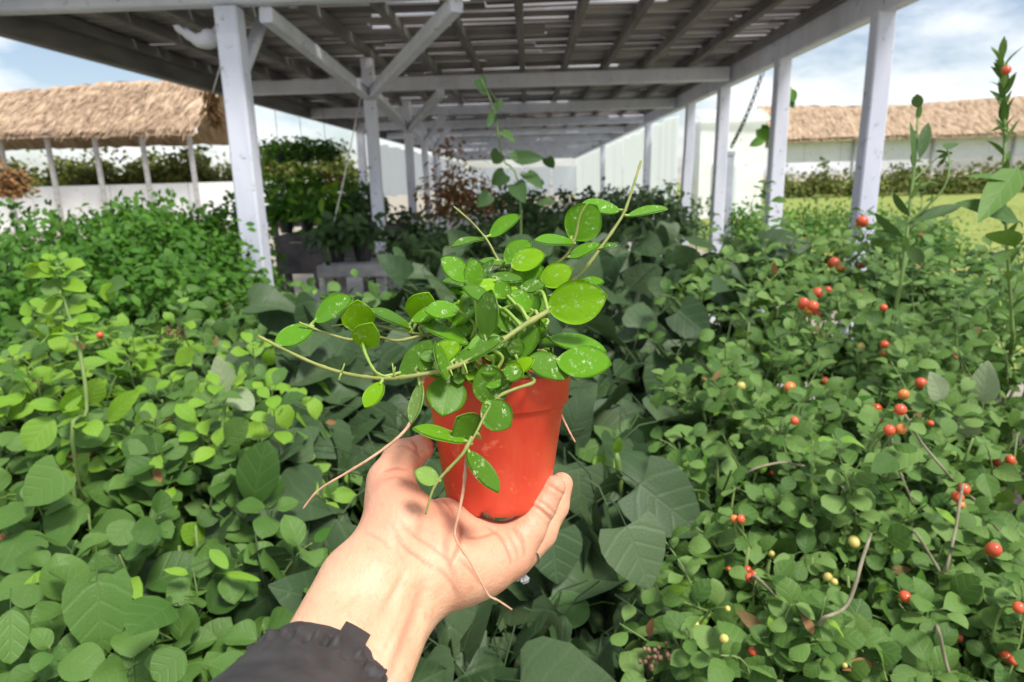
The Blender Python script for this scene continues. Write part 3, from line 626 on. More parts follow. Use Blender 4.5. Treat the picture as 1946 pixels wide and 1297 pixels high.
# two tall stems at right
def lance_stem(h, pts, D0, n, lw, ll, m, up_=.9, seed=0, matl='branch_green', rad=.004):
    W = smooth_path([at(x, y, D0+dz) for x, y, dz in pts], 6); mb = MB(); tube(mb, W, [rad*(1-.6*i/(len(W)-1)) for i in range(len(W))], 6); mb.build('stem', matl, h)
    for k in range(n):
        t = (k+.5)/n; i = t*(len(W)-1); p = W[int(i)].lerp(W[min(int(i)+1, len(W)-1)], i-int(i))
        tg = (W[min(int(i)+1, len(W)-1)]-W[int(i)]).normalized(); a = k*2.4; s = tg.orthogonal().normalized(); q = Matrix.Rotation(a, 3, tg) @ s
        lf = bpy.data.objects.new('leaf', LM[m][k % len(LM[m])]); col.objects.link(lf); lf.parent = h
        place(lf, p-parent_world(h), q+tg*up_, tg*.8-q*.3+rv()*.15, rng.uniform(.75, 1.1)*ll)
LM = {'lance': [leaf_mesh('leaf', 'leaf_small', wmax=.34, nu=6, nv=2, shape='lance', fold=.3, curl=c_, petiole=.12) for c_ in (.0, .15, .3)],
      'oval': [leaf_mesh('leaf', 'leaf_small', wmax=.6, nu=6, nv=2, shape='oval', fold=.2, curl=c_, petiole=.2) for c_ in (.0, .15, .3)],
      'dull': [leaf_mesh('leaf', 'leaf_small', wmax=.36, nu=6, nv=2, shape='oval', fold=.2, curl=c_, petiole=.2) for c_ in (.0, .15, .3)]}
q0 = at(1715, 600, 1.35)
hw = thing('tall_weed', (q0.x, q0.y, 0), 'tall weed with forked stem and curled tip in front of the white post', 'plant', None)
lance_stem(hw, [(1690, 640, .06), (1715, 520, 0), (1728, 400, 0), (1740, 290, .0), (1745, 195, .02)], 1.32, 14, .3, .040, 'dull', 2.4, rad=.0045)
lance_stem(hw, [(1725, 425, 0), (1760, 395, -.02), (1795, 355, -.03), (1805, 310, -.02), (1800, 285, 0)], 1.32, 5, .3, .030, 'dull', 1.6, rad=.003)
lance_stem(hw, [(1735, 345, 0), (1765, 315, .02), (1795, 290, .03)], 1.32, 2, .3, .03, 'dull', 1.2, rad=.002)
mb = MB(); _d = hit(1690, 640)+.12; _e = at(1690, 650, _d); tube(mb, smooth_path([(_e.x, _e.y, 0), _e-Vector((0, 0, .2)), at(1690, 640, 1.38)]), .005, 6); mb.build('stem', 'branch_green', hw)
for bx, by, tx, ty, wp in ((1745, 205, 1742, 180, 16), (1748, 300, 1765, 230, 16), (1735, 320, 1738, 230, 14), (1800, 285, 1812, 268, 20), (1798, 300, 1785, 310, 16), (1735, 420, 1830, 385, 20), (1728, 410, 1695, 370, 16), (1715, 450, 1660, 410, 18), (1720, 470, 1760, 500, 20)):
    a = at(bx, by, 1.31); b_ = at(tx, ty, 1.30+rng.normal()*.02); ln = (b_-a).length
    lf = bpy.data.objects.new('leaf', leaf_mesh('leaf', 'leaf_dark', wmax=wp/FPX*1.3/ln*1.3, nu=6, nv=2, shape='oval', petiole=.1, curl=.1, fold=.2)); col.objects.link(lf); lf.parent = hw; place(lf, a-Vector(hw.location), b_-a, (CO-a).normalized()+rv()*.5, ln)
q1 = at(1925, 600, 1.25)
hx = thing('spiky_weed', (q1.x, q1.y, 0), 'spiky upright weed with narrow crowded leaves and one red bud against the sky', 'plant', None)
lance_stem(hx, [(1925, 640, .08), (1915, 480, .02), (1908, 330, 0), (1910, 200, 0), (1905, 105, 0)], 1.3, 26, .3, .050, 'lance', 1.9, rad=.004)
lance_stem(hx, [(1910, 260, 0), (1907, 180, 0), (1903, 105, 0)], 1.29, 22, .3, .036, 'lance', 2.6, rad=.003)
mb = MB(); _d = hit(1925, 640)+.12; _e = at(1925, 650, _d); tube(mb, smooth_path([(_e.x, _e.y, 0), _e-Vector((0, 0, .2)), at(1925, 640, 1.38)]), .005, 6); mb.build('stem', 'branch_green', hx)
mb = MB(); v_, f_ = sphere_geo(.009); c_ = at(1912, 134, 1.27); mb.add([Vector(x)+c_ for x in v_], f_); mb.build('bud', 'berry', hx)
for bx, by, tx, ty, wp in ((1905, 245, 1860, 245, 14), (1935, 320, 1870, 400, 46), (1935, 420, 1830, 375, 42), (1940, 470, 1895, 480, 50), (1935, 350, 1850, 320, 22), (1930, 470, 1875, 420, 40)):
    a = at(bx, by, 1.26); b_ = at(tx, ty, 1.22+rng.normal()*.03); ln = (b_-a).length
    lf = bpy.data.objects.new('leaf', leaf_mesh('leaf', 'leaf_small', wmax=wp/FPX*1.25/ln*1.2, nu=7, nv=4, shape='point', petiole=.15, curl=.15, fold=.25)); col.objects.link(lf); lf.parent = hx; place(lf, a-Vector(hx.location), b_-a, (CO-a).normalized()*.6+Vector((0, 0, .7))+rv()*.3, ln)
# pale larger leaves and bare stalks among the berry shrubs
q2 = at(1760, 900, 1.2)
hy = thing('pale_stalk_plant', (q2.x, q2.y, 0), 'plant with pale bare stalks and broad pale leaves among the red berries', 'plant', None)
for a in [(1700, 870, 1660, 895, 40, PT, 'leaf_round'), (1745, 850, 1672, 890, 52, PT, 'leaf_small'), (1868, 765, 1875, 690, 46, PT, 'leaf_pale'), (1790, 760, 1775, 712, 40, PT, 'leaf_pale'), (1830, 830, 1845, 790, 45, OV, 'leaf_pale'), (1665, 560, 1755, 575, 48, OB, 'leaf_round'), (1450, 470, 1545, 460, 62, HE, 'leaf_heart'), (1815, 1140, 1855, 1100, 50, OV, 'leaf_small'), (1690, 1030, 1730, 1010, 46, OV, 'leaf_small'), (1870, 900, 1885, 945, 34, OV, 'leaf_round'), (1740, 1200, 1700, 1220, 44, OV, 'leaf_round')]:
    hero_leaf(hy, *a, lift=.035)
for pts in ([(1795, 1100), (1815, 1010), (1825, 950)], [(1845, 945), (1890, 1000), (1946, 1055)], [(1715, 785), (1750, 840), (1800, 900)], [(1780, 1190), (1795, 1250), (1810, 1300)], [(1600, 925), (1620, 970), (1650, 990)], [(1690, 820), (1700, 870), (1735, 960)], [(1735, 1010), (1770, 1060), (1800, 1110)], [(1560, 1180), (1610, 1150), (1640, 1060)], [(1430, 1095), (1470, 1130), (1500, 1160)], [(1420, 900), (1480, 880), (1520, 885)]):
    dd_ = [hit(x, y)-.03 for x, y in pts]; dm = float(np.median(dd_)); tail = at(pts[0][0]-8, pts[0][1]+40, dm+.2)
    mb = MB(); tube(mb, smooth_path([tail]+[at(x, y, dm+.01*i) for i, (x, y) in enumerate(pts)]+[at(pts[-1][0]*1.5-pts[-2][0]*.5, pts[-1][1]*1.5-pts[-2][1]*.5, dm+.12)]), .0020, 6); mb.build('stalk', 'branch_brown', hy)
# berries on their own stalks
bme = []
for k in range(5):
    mb = MB(); v_, f_ = sphere_geo(1, 10, 8, .92+.05*k); mb.add(v_, f_); me = mb.mesh('berry'); me.materials.append(M['berry' if k else 'berry_half']); bme.append(me)
mb = MB(); v_, f_ = sphere_geo(1, 8, 6, 1.15); mb.add(v_, f_); bym = mb.mesh('berry'); bym.materials.append(M['berry_young'])
red = [(1638, 422, 13), (1585, 502, 13), (1597, 511, 9), (1527, 577, 12), (1545, 582, 12), (1554, 557, 12), (1573, 553, 9), (1550, 598, 11), (1536, 590, 9), (1681, 655, 9), (1681, 672, 10), (1679, 585, 8), (1636, 505, 7), (1501, 737, 13), (1568, 725, 9), (1510, 800, 9), (1750, 728, 12), (1717, 750, 12), (1665, 777, 12), (1673, 803, 14), (1690, 818, 12), (1712, 816, 12), (1711, 779, 13), (1832, 930, 12), (1820, 945, 12), (1826, 960, 9), (1897, 881, 11), (1920, 875, 10), (1888, 1045, 16), (1395, 986, 9), (1408, 987, 9), (1420, 1083, 9), (1432, 1092, 9), (1424, 1098, 9), (1720, 1134, 12), (1912, 1248, 12), (1925, 1256, 9), (1822, 1213, 9), (1430, 1238, 9), (1936, 1155, 12), (1768, 805, 7), (1385, 1082, 6), (1466, 900, 5), (190, 637, 7)]
yel = [(1408, 735, 10), (1573, 1098, 10), (1585, 1106, 8), (1466, 1053, 7), (1322, 1187, 8), (1376, 1214, 10), (1383, 1157, 6), (1623, 1030, 12), (1636, 660, 9), (1533, 694, 9), (1605, 1265, 6)]
byb = {}
for lst, ms in ((red, bme), (yel, [bym])):
    for px, py, rp_ in lst:
        D_ = hit(px, py, 1.3)-.02; c_ = at(px, py, D_)
        s = min(bsh, key=lambda q: (Vector((q.location.x, q.location.y, 0))-Vector((c_.x, c_.y, 0))).length)
        o_ = bpy.data.objects.new('berry', ms[rng.integers(len(ms))]); col.objects.link(o_); o_.parent = s
        o_.matrix_basis = Matrix.Translation(c_-Vector(s.location)) @ Matrix.Rotation(rng.random()*3, 4, 'X') @ Matrix.Scale(.9*rp_*D_/FPX, 4)
        mb = MB(); e = c_+Vector((rng.normal()*.02, .03, -.07)); tube(mb, smooth_path([c_, c_.lerp(e, .4)+Vector((0, .012, .008)), e], 3), .0016, 4); mb.build('berry_stalk', 'branch_green', s)
for s_ in bsh:
    nb_ = sum(1 for c in s_.children if c.name.startswith('berry') and 'stalk' not in c.name); far_ = s_.location.y > 2.0
    if nb_ == 0: s_['label'] = 'berryless small-leaved green shrub ' + ('at the foot of the white side posts' if far_ else 'crowding between the berry-laden ones'); s_['group'] = 'shrubs without berries' + (' by the posts' if far_ else '')
    else: s_['label'] = ('small-leaved green shrub with a few berries' if nb_ < 4 else 'small-leaved green shrub with a bunch of red berries') + (' at the white side posts' if far_ else ' near the pale bare stalks'); s_['group'] = 'shrubs with ' + ('a few berries' if nb_ < 4 else 'berry bunches') + (' by the posts' if far_ else '')
# small dry flower heads
for px, py in ((1240, 1248), (1270, 1240), (322, 630), (345, 632)):
    D_ = hit(px, py, 1.)-.02; c_ = at(px, py, D_); mb = MB()
    for k in range(16):
        v_, f_ = sphere_geo(.0030, 5, 4); q = rv()*.006; mb.add([Vector(x)+c_+q for x in v_], f_)
    e = c_+Vector((0, .03, -.12)); tube(mb, [c_, c_.lerp(e, .5)+Vector((0, .01, .02)), e], .0016, 4)
    o_ = mb.build('dry_flower', 'dry_bloom'); tag(o_, 'small cluster of dried brown flower buds nodding over the leaves', 'flower', 'dried flower heads')
# climbing leaves on the second right post
vc = at(1472, 300, 5.95)
hz = thing('post_creeper', (vc.x, vc.y, 1.3), 'short creeper with drooping leaves clinging to a white right-hand post', 'plant', None)
mb = MB(); tube(mb, smooth_path([at(1478, 420, 5.86), at(1470, 330, 5.8), at(1465, 270, 5.78), at(1500, 200, 5.82), at(1503, 165, 5.84)]), .008, 5); mb.build('stem', 'branch_green', hz)
for bx, by, tx, ty, wp in ((1465, 262, 1480, 310, 22), (1462, 265, 1440, 250, 24), (1455, 262, 1430, 275, 18), (1505, 170, 1508, 190, 16), (1500, 185, 1506, 202, 14), (1460, 255, 1450, 240, 16)):
    a = at(bx, by, 5.8); b_ = at(tx, ty, 5.72); ln = (b_-a).length; lf = bpy.data.objects.new('leaf', leaf_mesh('leaf', 'leaf_hedge', wmax=wp/FPX*5.8/ln, nu=6, nv=4, shape='oval', petiole=.2)); col.objects.link(lf); lf.parent = hz; place(lf, a-Vector(hz.location), b_-a, (CO-a).normalized(), ln)

# far hedges behind the left shed and below the right shed
for k in range(9):
    x = hl.location.x-9+k*2.4
    shrub('hedge_bush', 'yellow-green hedge bush seen through the open thatched shed', 'bush', 'hedge behind the open shed', (x, hl.location.y+5.0+rng.normal()*.3, 3.9+rng.uniform(-.3, .5)), 2.0, 3.0, 'far', 120, 3600, 4, full=True, jitter=1.2)
for k in range(11):
    x = hr.location.x-13.5+k*2.6
    shrub('hedge_bush', 'brownish hedge bush in front of the white shed beyond the lawn', 'bush', 'hedge along the lawn', (x, hr.location.y-6.2+rng.normal()*.3, 2.15+rng.uniform(-.15, .2)), 1.8, 1.9, 'far' if k % 3 else 'far', 110, 900, 4, full=True, jitter=1.2)
shrub('flowering_bush', 'red-flowered bush at the end of the open thatched shed', 'bush', None, tuple(at(5, 300, 24)), .7, 1.2, 'brown', 200, 900, 4, szmul=3, full=True)

# ------------------------------------------------------------------ benches and things under the shade house
def bench(px0, px1, py, d, depth, label, top='bench_dark', th=.06, skirt=0):
    a = at(px0, py, d); b_ = at(px1, py, d); z = (a.z+b_.z)/2; y0 = (a.y+b_.y)/2
    h = thing('potting_bench', ((a.x+b_.x)/2, y0+depth/2, 0), label, 'bench')
    n = 5
    for k in range(n):
        yy = y0+depth*(k+.5)/n; barobj('top_board', (a.x, yy, z-th/2), (b_.x, yy, z-th/2), depth/n-.008, th, top, h)
    for xx in (a.x+.06, b_.x-.06):
        for yy in (y0+.08, y0+depth-.08): barobj('leg', (xx, yy, 0), (xx, yy, z-th), .06, .06, top, h)
    if skirt: barobj('side_board', (a.x, y0-.014, z-th-skirt/2), (b_.x, y0-.014, z-th-skirt/2), .02, skirt, top, h)
    return h, a, b_, z, y0
bh = [bench(520, 720, 447, 5.9, 1.6, 'dark boarded bench behind the white corner post', skirt=.28), bench(600, 736, 505, 4.9, .5, 'pale concrete-topped low bench beside the white corner post', 'concrete', .09), bench(505, 690, 392, 8.6, 1.6, 'dark bench deep under the roof holding flowering pots', skirt=.2)]
def potted(px, py, d, key, rr, hh, label, z, group=None, n=70):
    c_ = at(px, py, d); c_.z = z
    pt = thing('flower_pot', c_, 'black plastic nursery pot on a dark bench', 'pot', 'nursery pots on the benches'); mb = MB(); v = []; f = []
    for i, (r_, zz) in enumerate(((.055, 0), (.075, .13), (.082, .132), (.082, .15), (.072, .15), (.07, .13), (.0, .13))):
        for j in range(12): q = j*math.pi/6; v.append((c_.x+r_*math.cos(q), c_.y+r_*math.sin(q), c_.z+zz))
    for i in range(6):
        for j in range(12): f.append((i*12+j, i*12+(j+1) % 12, i*12+12+(j+1) % 12, i*12+12+j))
    f.append(tuple(range(11, -1, -1))); mb.add(v, f); mb.build('body', 'black_plastic', pt, False)
    shrub('potted_plant', label, 'plant', group, (c_.x, c_.y, z+.13+hh), rr, hh*.8, key, n, 160, 4, base_z=z+.12, full=True, jitter=1)
z1 = bh[0][3]; z2 = bh[2][3]
for px, d, key in ((545, 6.3, 'mid'), (585, 6.6, 'hedge'), (625, 6.2, 'mid'), (660, 6.7, 'hedge'), (700, 6.3, 'dark')): potted(px, 440, d, key, .20, .28, 'green bedding plant in a black pot on the dark bench behind the corner post', z1, 'plants on the dark bench')
for px, d, key in ((520, 9, 'hedge'), (560, 9.2, 'mid'), (600, 9.1, 'mid'), (640, 9.3, 'brown'), (675, 9, 'hedge')): potted(px, 385, d, key, .26, .34, 'flowering potted plant on the bench deep under the roof', z2, 'plants on the far bench')
z3 = bh[1][3]
for px in (640, 690): potted(px, 490, 5.15, 'dark', .22, .24, 'dark bushy potted plant on the pale concrete bench', z3, 'plants on the concrete bench')
# hanging baskets
for k in range(3):
    c_ = at(530+k*45, 285, 8.8+.2*k); hb = thing('hanging_basket', (c_.x, c_.y, c_.z-.1), 'hanging basket of trailing green leaves under the roof', 'hanging basket', 'hanging baskets')
    mb = MB()
    v = []; f = []
    for i, (r_, zz) in enumerate(((.05, -.14), (.12, -.08), (.15, 0), (.13, 0), (.0, -.03))):
        for j in range(12): q = j*math.pi/6; v.append((c_.x+r_*math.cos(q), c_.y+r_*math.sin(q), c_.z+zz-.02))
    for i in range(4):
        for j in range(12): f.append((i*12+j, i*12+(j+1) % 12, i*12+12+(j+1) % 12, i*12+12+j))
    mb.add(v, f); mb.build('bowl', 'black_plastic', hb)
    mb = MB(); tube(mb, [(c_.x, c_.y, c_.z-.03), (c_.x, c_.y, ZB+.14)], .004, 4); mb.build('wire', 'chain_iron', hb)
    mm_ = [mat4(Vector((rng.normal()*.13, rng.normal()*.15, .09+rng.normal()*.07)), Vector((rng.normal(), rng.normal(), -.3)), Vector((0, 0, 1))+rv()*.5, rng.uniform(.04, .08)) for _ in range(520)]
    fo = link('foliage', scatter_mesh('foliage', SP['hedge']['fillgeo'], mm_, 'leaf_hedge'), hb); fo['kind'] = 'stuff'
# strings, chain, box, rag
a = jl[0]+Vector((-.05, -.1, -.05)); b_ = at(612, 520, 4.95)
mb = MB(); tube(mb, [a, a.lerp(b_, .5)+Vector((0, 0, -.03)), b_], .0055, 5); o_ = mb.build('string', 'string'); tag(o_, 'thin pale string slanting down from the braced post to the bench', 'string')
lk = MB(); v = []; f = []
for i in range(10):
    q = 2*math.pi*i/10
    for j in range(5):
        s_ = 2*math.pi*j/5; rr = .026+.008*math.cos(s_); v.append((rr*math.cos(q)*.75, .008*math.sin(s_), rr*math.sin(q)*1.4))
for i in range(10):
    for j in range(5): f.append((i*5+j, ((i+1) % 10)*5+j, ((i+1) % 10)*5+(j+1) % 5, i*5+(j+1) % 5))
lk.add(v, f); lme = lk.mesh('chain_link'); lme.materials.append(M['chain_iron'])
ca, cb = at(1448, 142, 6.9), at(1392, 275, 7.3)
hc = thing('chain', cb, 'dark iron chain hanging slantwise from the side beam to a post', 'chain')
nl = 14
for k in range(nl):
    o_ = bpy.data.objects.new('chain_link', lme); col.objects.link(o_); o_.parent = hc; t_ = k/(nl-1)
    p = ca.lerp(cb, t_)+Vector((0, 0, -.05*math.sin(math.pi*t_))); z_ = (cb-ca).normalized(); x_ = Matrix.Rotation((k % 2)*math.pi/2+.4, 3, z_) @ z_.orthogonal().normalized(); y_ = z_.cross(x_)
    o_.matrix_basis = Matrix.Translation(p-cb) @ Matrix((x_, y_, z_)).transposed().to_4x4()
c_ = at(1376, 345, 7.5); c_.z = 1.0; hb = thing('utility_box', c_-Vector((0, 0, 1.0)), 'tall grey utility box fixed against a white side post', 'box')
barobj('body', c_+Vector((0, 0, -.9)), c_+Vector((0, 0, .82)), .17, .15, 'grey_box', hb, Vector((0, 1, 0)), .06); barobj('lid', c_+Vector((0, 0, .80)), c_+Vector((0, 0, .84)), .19, .17, 'grey_box', hb, Vector((0, 1, 0)), .1)
# white rag tied at the corner post
rg = MB(); W = [at(332, 52, 3.8), at(352, 62, 3.78), at(380, 78, 3.78), at(404, 74, 3.8), at(425, 78, 3.84), at(452, 66, 3.92)]
W = smooth_path(W, 4); rr = np.interp(np.linspace(0, 1, len(W)), [0, .3, .55, .75, 1], [.012, .03, .055, .028, .015]); tube(rg, W, list(rr), 8)
tube(rg, smooth_path([at(408, 52, 3.82), at(418, 70, 3.82), at(432, 88, 3.86), at(446, 92, 3.92)], 3), [.012, .02, .02, .018, .018, .016, .015, .014, .014, .014], 6)
rg.v = [tuple(Vector(p)+rv()*.004) for p in rg.v]; o_ = rg.build('rag', 'rag'); tag(o_, 'twisted white rag tied to the top of the corner post', 'rag')
mb = MB(); tube(mb, [at(428, 92, 3.88), at(404, 178, 3.95)], .004, 4); 
o_ = mb.build('string', 'string'); tag(o_, 'short cord hanging from the white rag at the corner post', 'string')
hd = at(402, 205, 3.95); hk = thing('dried_bunch', hd-Vector((0, 0, .1)), 'dried grey plant bunch hanging on a cord beside the corner post', 'dried plant')
mm_ = [mat4(Vector((rng.normal()*.02, rng.normal()*.02, .12+rng.uniform(-.1, .08))), Vector((rng.normal()*.5, rng.normal()*.5, -1)), rv(), rng.uniform(.04, .07)) for _ in range(130)]
fo = link('foliage', scatter_mesh('foliage', leaf_geo(.3, 3, 1, 'lance', .1, .3, petiole=0), mm_, 'leaf_brown'), hk); fo['kind'] = 'stuff'
mb = MB(); tube(mb, [at(404, 178, 3.95), at(400, 235, 3.95)], .006, 5); mb.build('stem', 'branch_brown', hk)
# ------------------------------------------------------------------ the red pot
PD = .415
pot_up = Vector((0, 0, 1)); pot_up = Matrix.Rotation(R(-8), 3, CR) @ pot_up; pot_up = Matrix.Rotation(R(1.0), 3, CF) @ pot_up; pot_up.normalize()
PT0 = at(944, 701, PD); PH = .0855; PB = PT0 - pot_up*PH
pot = thing('plant_pot', PB, 'small red plastic plant pot resting on the open hand', 'pot')
px_ = CR - pot_up*CR.dot(pot_up); px_.normalize(); py_ = pot_up.cross(px_)
def lathe(prof, seg=72, notch=None):
    v = []; f = []
    for r_, z_ in prof:
        for j in range(seg):
            q = 2*math.pi*j/seg; zz = z_
            if notch and z_ < .0025 and r_ > .026:
                for na in notch:
                    if abs((q-na+math.pi) % (2*math.pi)-math.pi) < .10: zz = z_+.0045
            v.append(px_*(r_*math.cos(q))+py_*(r_*math.sin(q))+pot_up*zz)
    for i in range(len(prof)-1):
        for j in range(seg): f.append((i*seg+j, i*seg+(j+1) % seg, (i+1)*seg+(j+1) % seg, (i+1)*seg+j))
    return v, f
def pot_part(name, prof, m, **k):
    mb = MB(); mb.add(*lathe(prof, **k)); me = mb.mesh(name); me.materials.append(M[m]); return link(name, me, pot)
nz_ = [math.pi*1.5-.22+k*math.pi/3 for k in range(6)]
pot_part('body', [(.001, .0045), (.026, .0045), (.0275, .001), (.0300, .0005), (.0318, .0012), (.0330, .0045), (.0336, .009), (.0420, .0655), (.0424, .0660), (.0400, .0660), (.0318, .007), (.001, .0065)], 'pot_red', notch=nz_)
pot_part('rim', [(.0418, .0668), (.0440, .0655), (.0446, .0660), (.0462, .0830), (.0470, .0842), (.0470, .0855), (.0465, .0860), (.0455, .0859), (.0448, .0845), (.0430, .0660), (.0418, .0668)], 'pot_red')
mb = MB(); v = []; f = []; sg = 48
for i in range(9):
    r_ = .0435*i/8
    for j in range(sg): q = 2*math.pi*j/sg; v.append(px_*(r_*math.cos(q))+py_*(r_*math.sin(q))+pot_up*(.0745+.003*math.sin(r_*300+j)+rng.normal()*.0006))
for i in range(8):
    for j in range(sg): f.append((i*sg+j, i*sg+(j+1) % sg, (i+1)*sg+(j+1) % sg, (i+1)*sg+j))
mb.add(v, f); me = mb.mesh('soil'); me.materials.append(M['potting_soil']); link('soil', me, pot)

# ------------------------------------------------------------------ the held plant
hoya = thing('vine_plant', PT0-pot_up*.012, 'trailing vine with speckled oval green leaves growing in the red pot', 'plant')
HO = parent_world(hoya)
def Z2(x, y): return 480+.4318*x, 300+.4318*y
def Z1(x, y): return 450+.4217*x, 750+.4217*y
stems = []
def stem(pts, rad, m='hoya_stem', zf=Z2, name='stem', nod=True):
    W = smooth_path([at(*zf(x, y), d) for x, y, d in pts], 6); n = len(W)
    r_ = [rad*.80*(1-.5*i/(n-1))*(1+(.28 if nod and i % 9 == 4 else 0)+rng.normal()*.05) for i in range(n)]
    mb = MB(); tube(mb, W, r_, 8); mb.build(name, m, hoya)
    if name == 'stem': stems.extend(W)
    return W
stem([(1300, 676, .375), (1200, 735, .368), (1120, 790, .362), (1050, 840, .359), (960, 890, .358), (860, 930, .358), (740, 955, .360), (625, 970, .364), (520, 968, .368), (390, 945, .371), (270, 905, .374), (130, 840, .377), (25, 785, .380)], .0020)
stem([(1000, 880, .415), (900, 800, .410), (850, 770, .405), (740, 785, .398), (640, 805, .394), (555, 790, .392), (450, 800, .389), (400, 795, .388), (290, 760, .388), (205, 725, .388)], .0015)
stem([(950, 830, .41), (900, 790, .404), (780, 780, .400), (690, 768, .398), (550, 740, .396), (430, 732, .398), (348, 742, .40)], .0012, 'hoya_shoot')
stem([(483, 812, .386), (500, 870, .38), (545, 945, .368), (615, 968, .364)], .0013, 'hoya_shoot')
stem([(1180, 900, .425), (1190, 760, .425), (1230, 660, .425), (1330, 600, .430), (1410, 540, .432), (1470, 480, .434), (1530, 400, .436), (1600, 300, .440), (1640, 230, .442), (1680, 110, .445), (1710, 15, .448)], .0019)
stem([(1050, 900, .42), (1040, 760, .42), (1060, 670, .42), (1130, 620, .422), (1220, 560, .424), (1300, 490, .425), (1380, 430, .425), (1420, 350, .422), (1440, 260, .418), (1475, 200, .416)], .0016)
stem([(1130, 880, .44), (1140, 700, .445), (1125, 560, .45), (1120, 510, .450), (1075, 440, .452), (1030, 360, .455), (960, 280, .458), (885, 215, .460)], .0014)
stem([(1150, 920, .40), (1220, 960, .372), (1235, 990, .364), (1150, 1020, .360), (1080, 1055, .357), (1025, 1130, .354), (985, 1210, .350), (945, 1275, .349)], .0015)
stem([(1060, 190, .3495), (1020, 265, .347), (960, 330, .345), (910, 385, .344), (880, 440, .343), (850, 540, .342)], .0013, 'hoya_stem', Z1)
for x, y, d in ((1010, 900, .40), (1075, 905, .41), (960, 905, .40), (1250, 880, .41), (1305, 860, .415), (1170, 860, .43)):
    W = stem([(x, y+70, d), (x+rng.normal()*10, y-20, d), (x+rng.normal()*40, y-110, d-.005)], .0014, rng.choice(['hoya_stem', 'hoya_shoot']))
stem([(1255, 850, .385), (1290, 855, .380), (1310, 890, .382), (1300, 960, .40)], .0013, 'hoya_stem')
# roots
stem([(770, 930, .372), (745, 1000, .366), (733, 1080, .362), (718, 1140, .360)], .0015, 'root', Z2, 'root')
stem([(805, 90, .360), (760, 160, .356), (690, 225, .352), (590, 295, .350), (500, 350, .349), (370, 430, .349), (298, 515, .350)], .0012, 'root', Z1, 'root')
stem([(1035, 280, .352), (1022, 420, .350), (1000, 540, .348), (984, 640, .345), (1050, 750, .340), (1100, 840, .338), (1135, 905, .338), (1180, 930, .338), (1240, 970, .338)], .0011, 'root', Z1, 'root')
stem([(1445, 60, .425), (1475, 120, .42), (1500, 170, .418), (1525, 215, .417)], .0012, 'root', Z1, 'root')
for x, y, dx, dy, d in ((390, 945, 15, -40, .370), (390, 950, -10, 30, .369), (625, 960, -10, -55, .363), (620, 950, 8, -30, .362), (870, 935, 10, 25, .357), (930, 905, 15, 45, .357)):
    stem([(x, y, d), (x+dx*.6, y+dy*.5, d-.001), (x+dx, y+dy, d-.001)], .0008, 'hoya_shoot', nod=False, name='rootlet')
TC = lambda p: (CO-p).normalized()
def hoya_leaf(bx, by, tx, ty, wd, d, m, zf=Z2, sgn=1, tdir=1, pet=True, sz=.4318, ratio=.70, fold=None):
    if zf is Z1: sz = .4217
    x0, y0 = zf(bx, by); x1, y1 = zf(tx, ty); lap = math.hypot(x1-x0, y1-y0)*d/FPX; wap = wd*sz*d/FPX
    wap *= 1.10
    ln = max(lap*1.06, wap/.82); dz = math.sqrt(max(0, ln*ln-lap*lap)); wt = max(wap, ln*ratio) if wap > .42*ln else max(wap, ln*.56)
    a = at(x0, y0, d+dz*.5*tdir); b_ = at(x1, y1, d-dz*.5*tdir)
    ax = (b_-a).normalized(); tcv = TC(a); tcv = (tcv-ax*tcv.dot(ax)).normalized(); side = ax.cross(tcv)
    if side.dot(Vector((0, 0, 1))) < 0: side = -side
    cs = min(1., wap/wt); nn = tcv*cs + side*math.sqrt(1-cs*cs)*sgn
    ln = (b_-a).length; k = wt/ln
    fl = rng.uniform(.02, .22) if fold is None else fold
    v, f, uv = leaf_geo(wmax=k*1.02, nu=12, nv=8, shape='oval', fold=fl, curl=rng.uniform(-.02, .14), cup=rng.uniform(-.15, .1), petiole=0, wav=rng.uniform(0, .012))
    Mx = mat4(a-HO, ax, nn, ln); mb = MB(); V = [Vector(q) for q in v]
    # pointed tip
    V = [Vector((q.x*(1-.25*max(0, q.y-.8)/.2), q.y, q.z)) for q in V]
    top = [Mx @ q for q in V]; th = .0009; zz = (Mx.to_3x3() @ Vector((0, 0, 1))).normalized()
    mb.add(top, f, uv); mb.add([q-zz*th for q in top], [q[::-1] for q in f], uv)
    nu, nv = 12, 8; K = len(V); ring = [j for j in range(nv+1)]+[(i+1)*(nv+1)-1 for i in range(1, nu+1)]+[nu*(nv+1)+j for j in range(nv-1, -1, -1)]+[i*(nv+1) for i in range(nu-1, 0, -1)]
    mb.f += [(ring[i], ring[(i+1) % len(ring)], ring[(i+1) % len(ring)]+K, ring[i]+K) for i in range(len(ring))]; mb.mi += [0]*len(ring)
    if pet:
        q = min(stems, key=lambda s_: (s_-a).length); L_ = (q-a).length
        if L_ < .05:
            mid = a.lerp(q, .5) - ax*min(.006, L_*.3)
            tube(mb, [p-HO for p in smooth_path([a+ax*.0015-zz*.0004, mid, q], 4)], .00105, 6, mi=1)
    me = mb.mesh('leaf'); me.materials.append(M[m]); me.materials.append(M['hoya_shoot']); o_ = link('leaf', me, hoya)
    return o_
Lim, Mi, Dp, Pa = 'hoya_lime', 'hoya_mid', 'hoya_deep', 'hoya_pale'
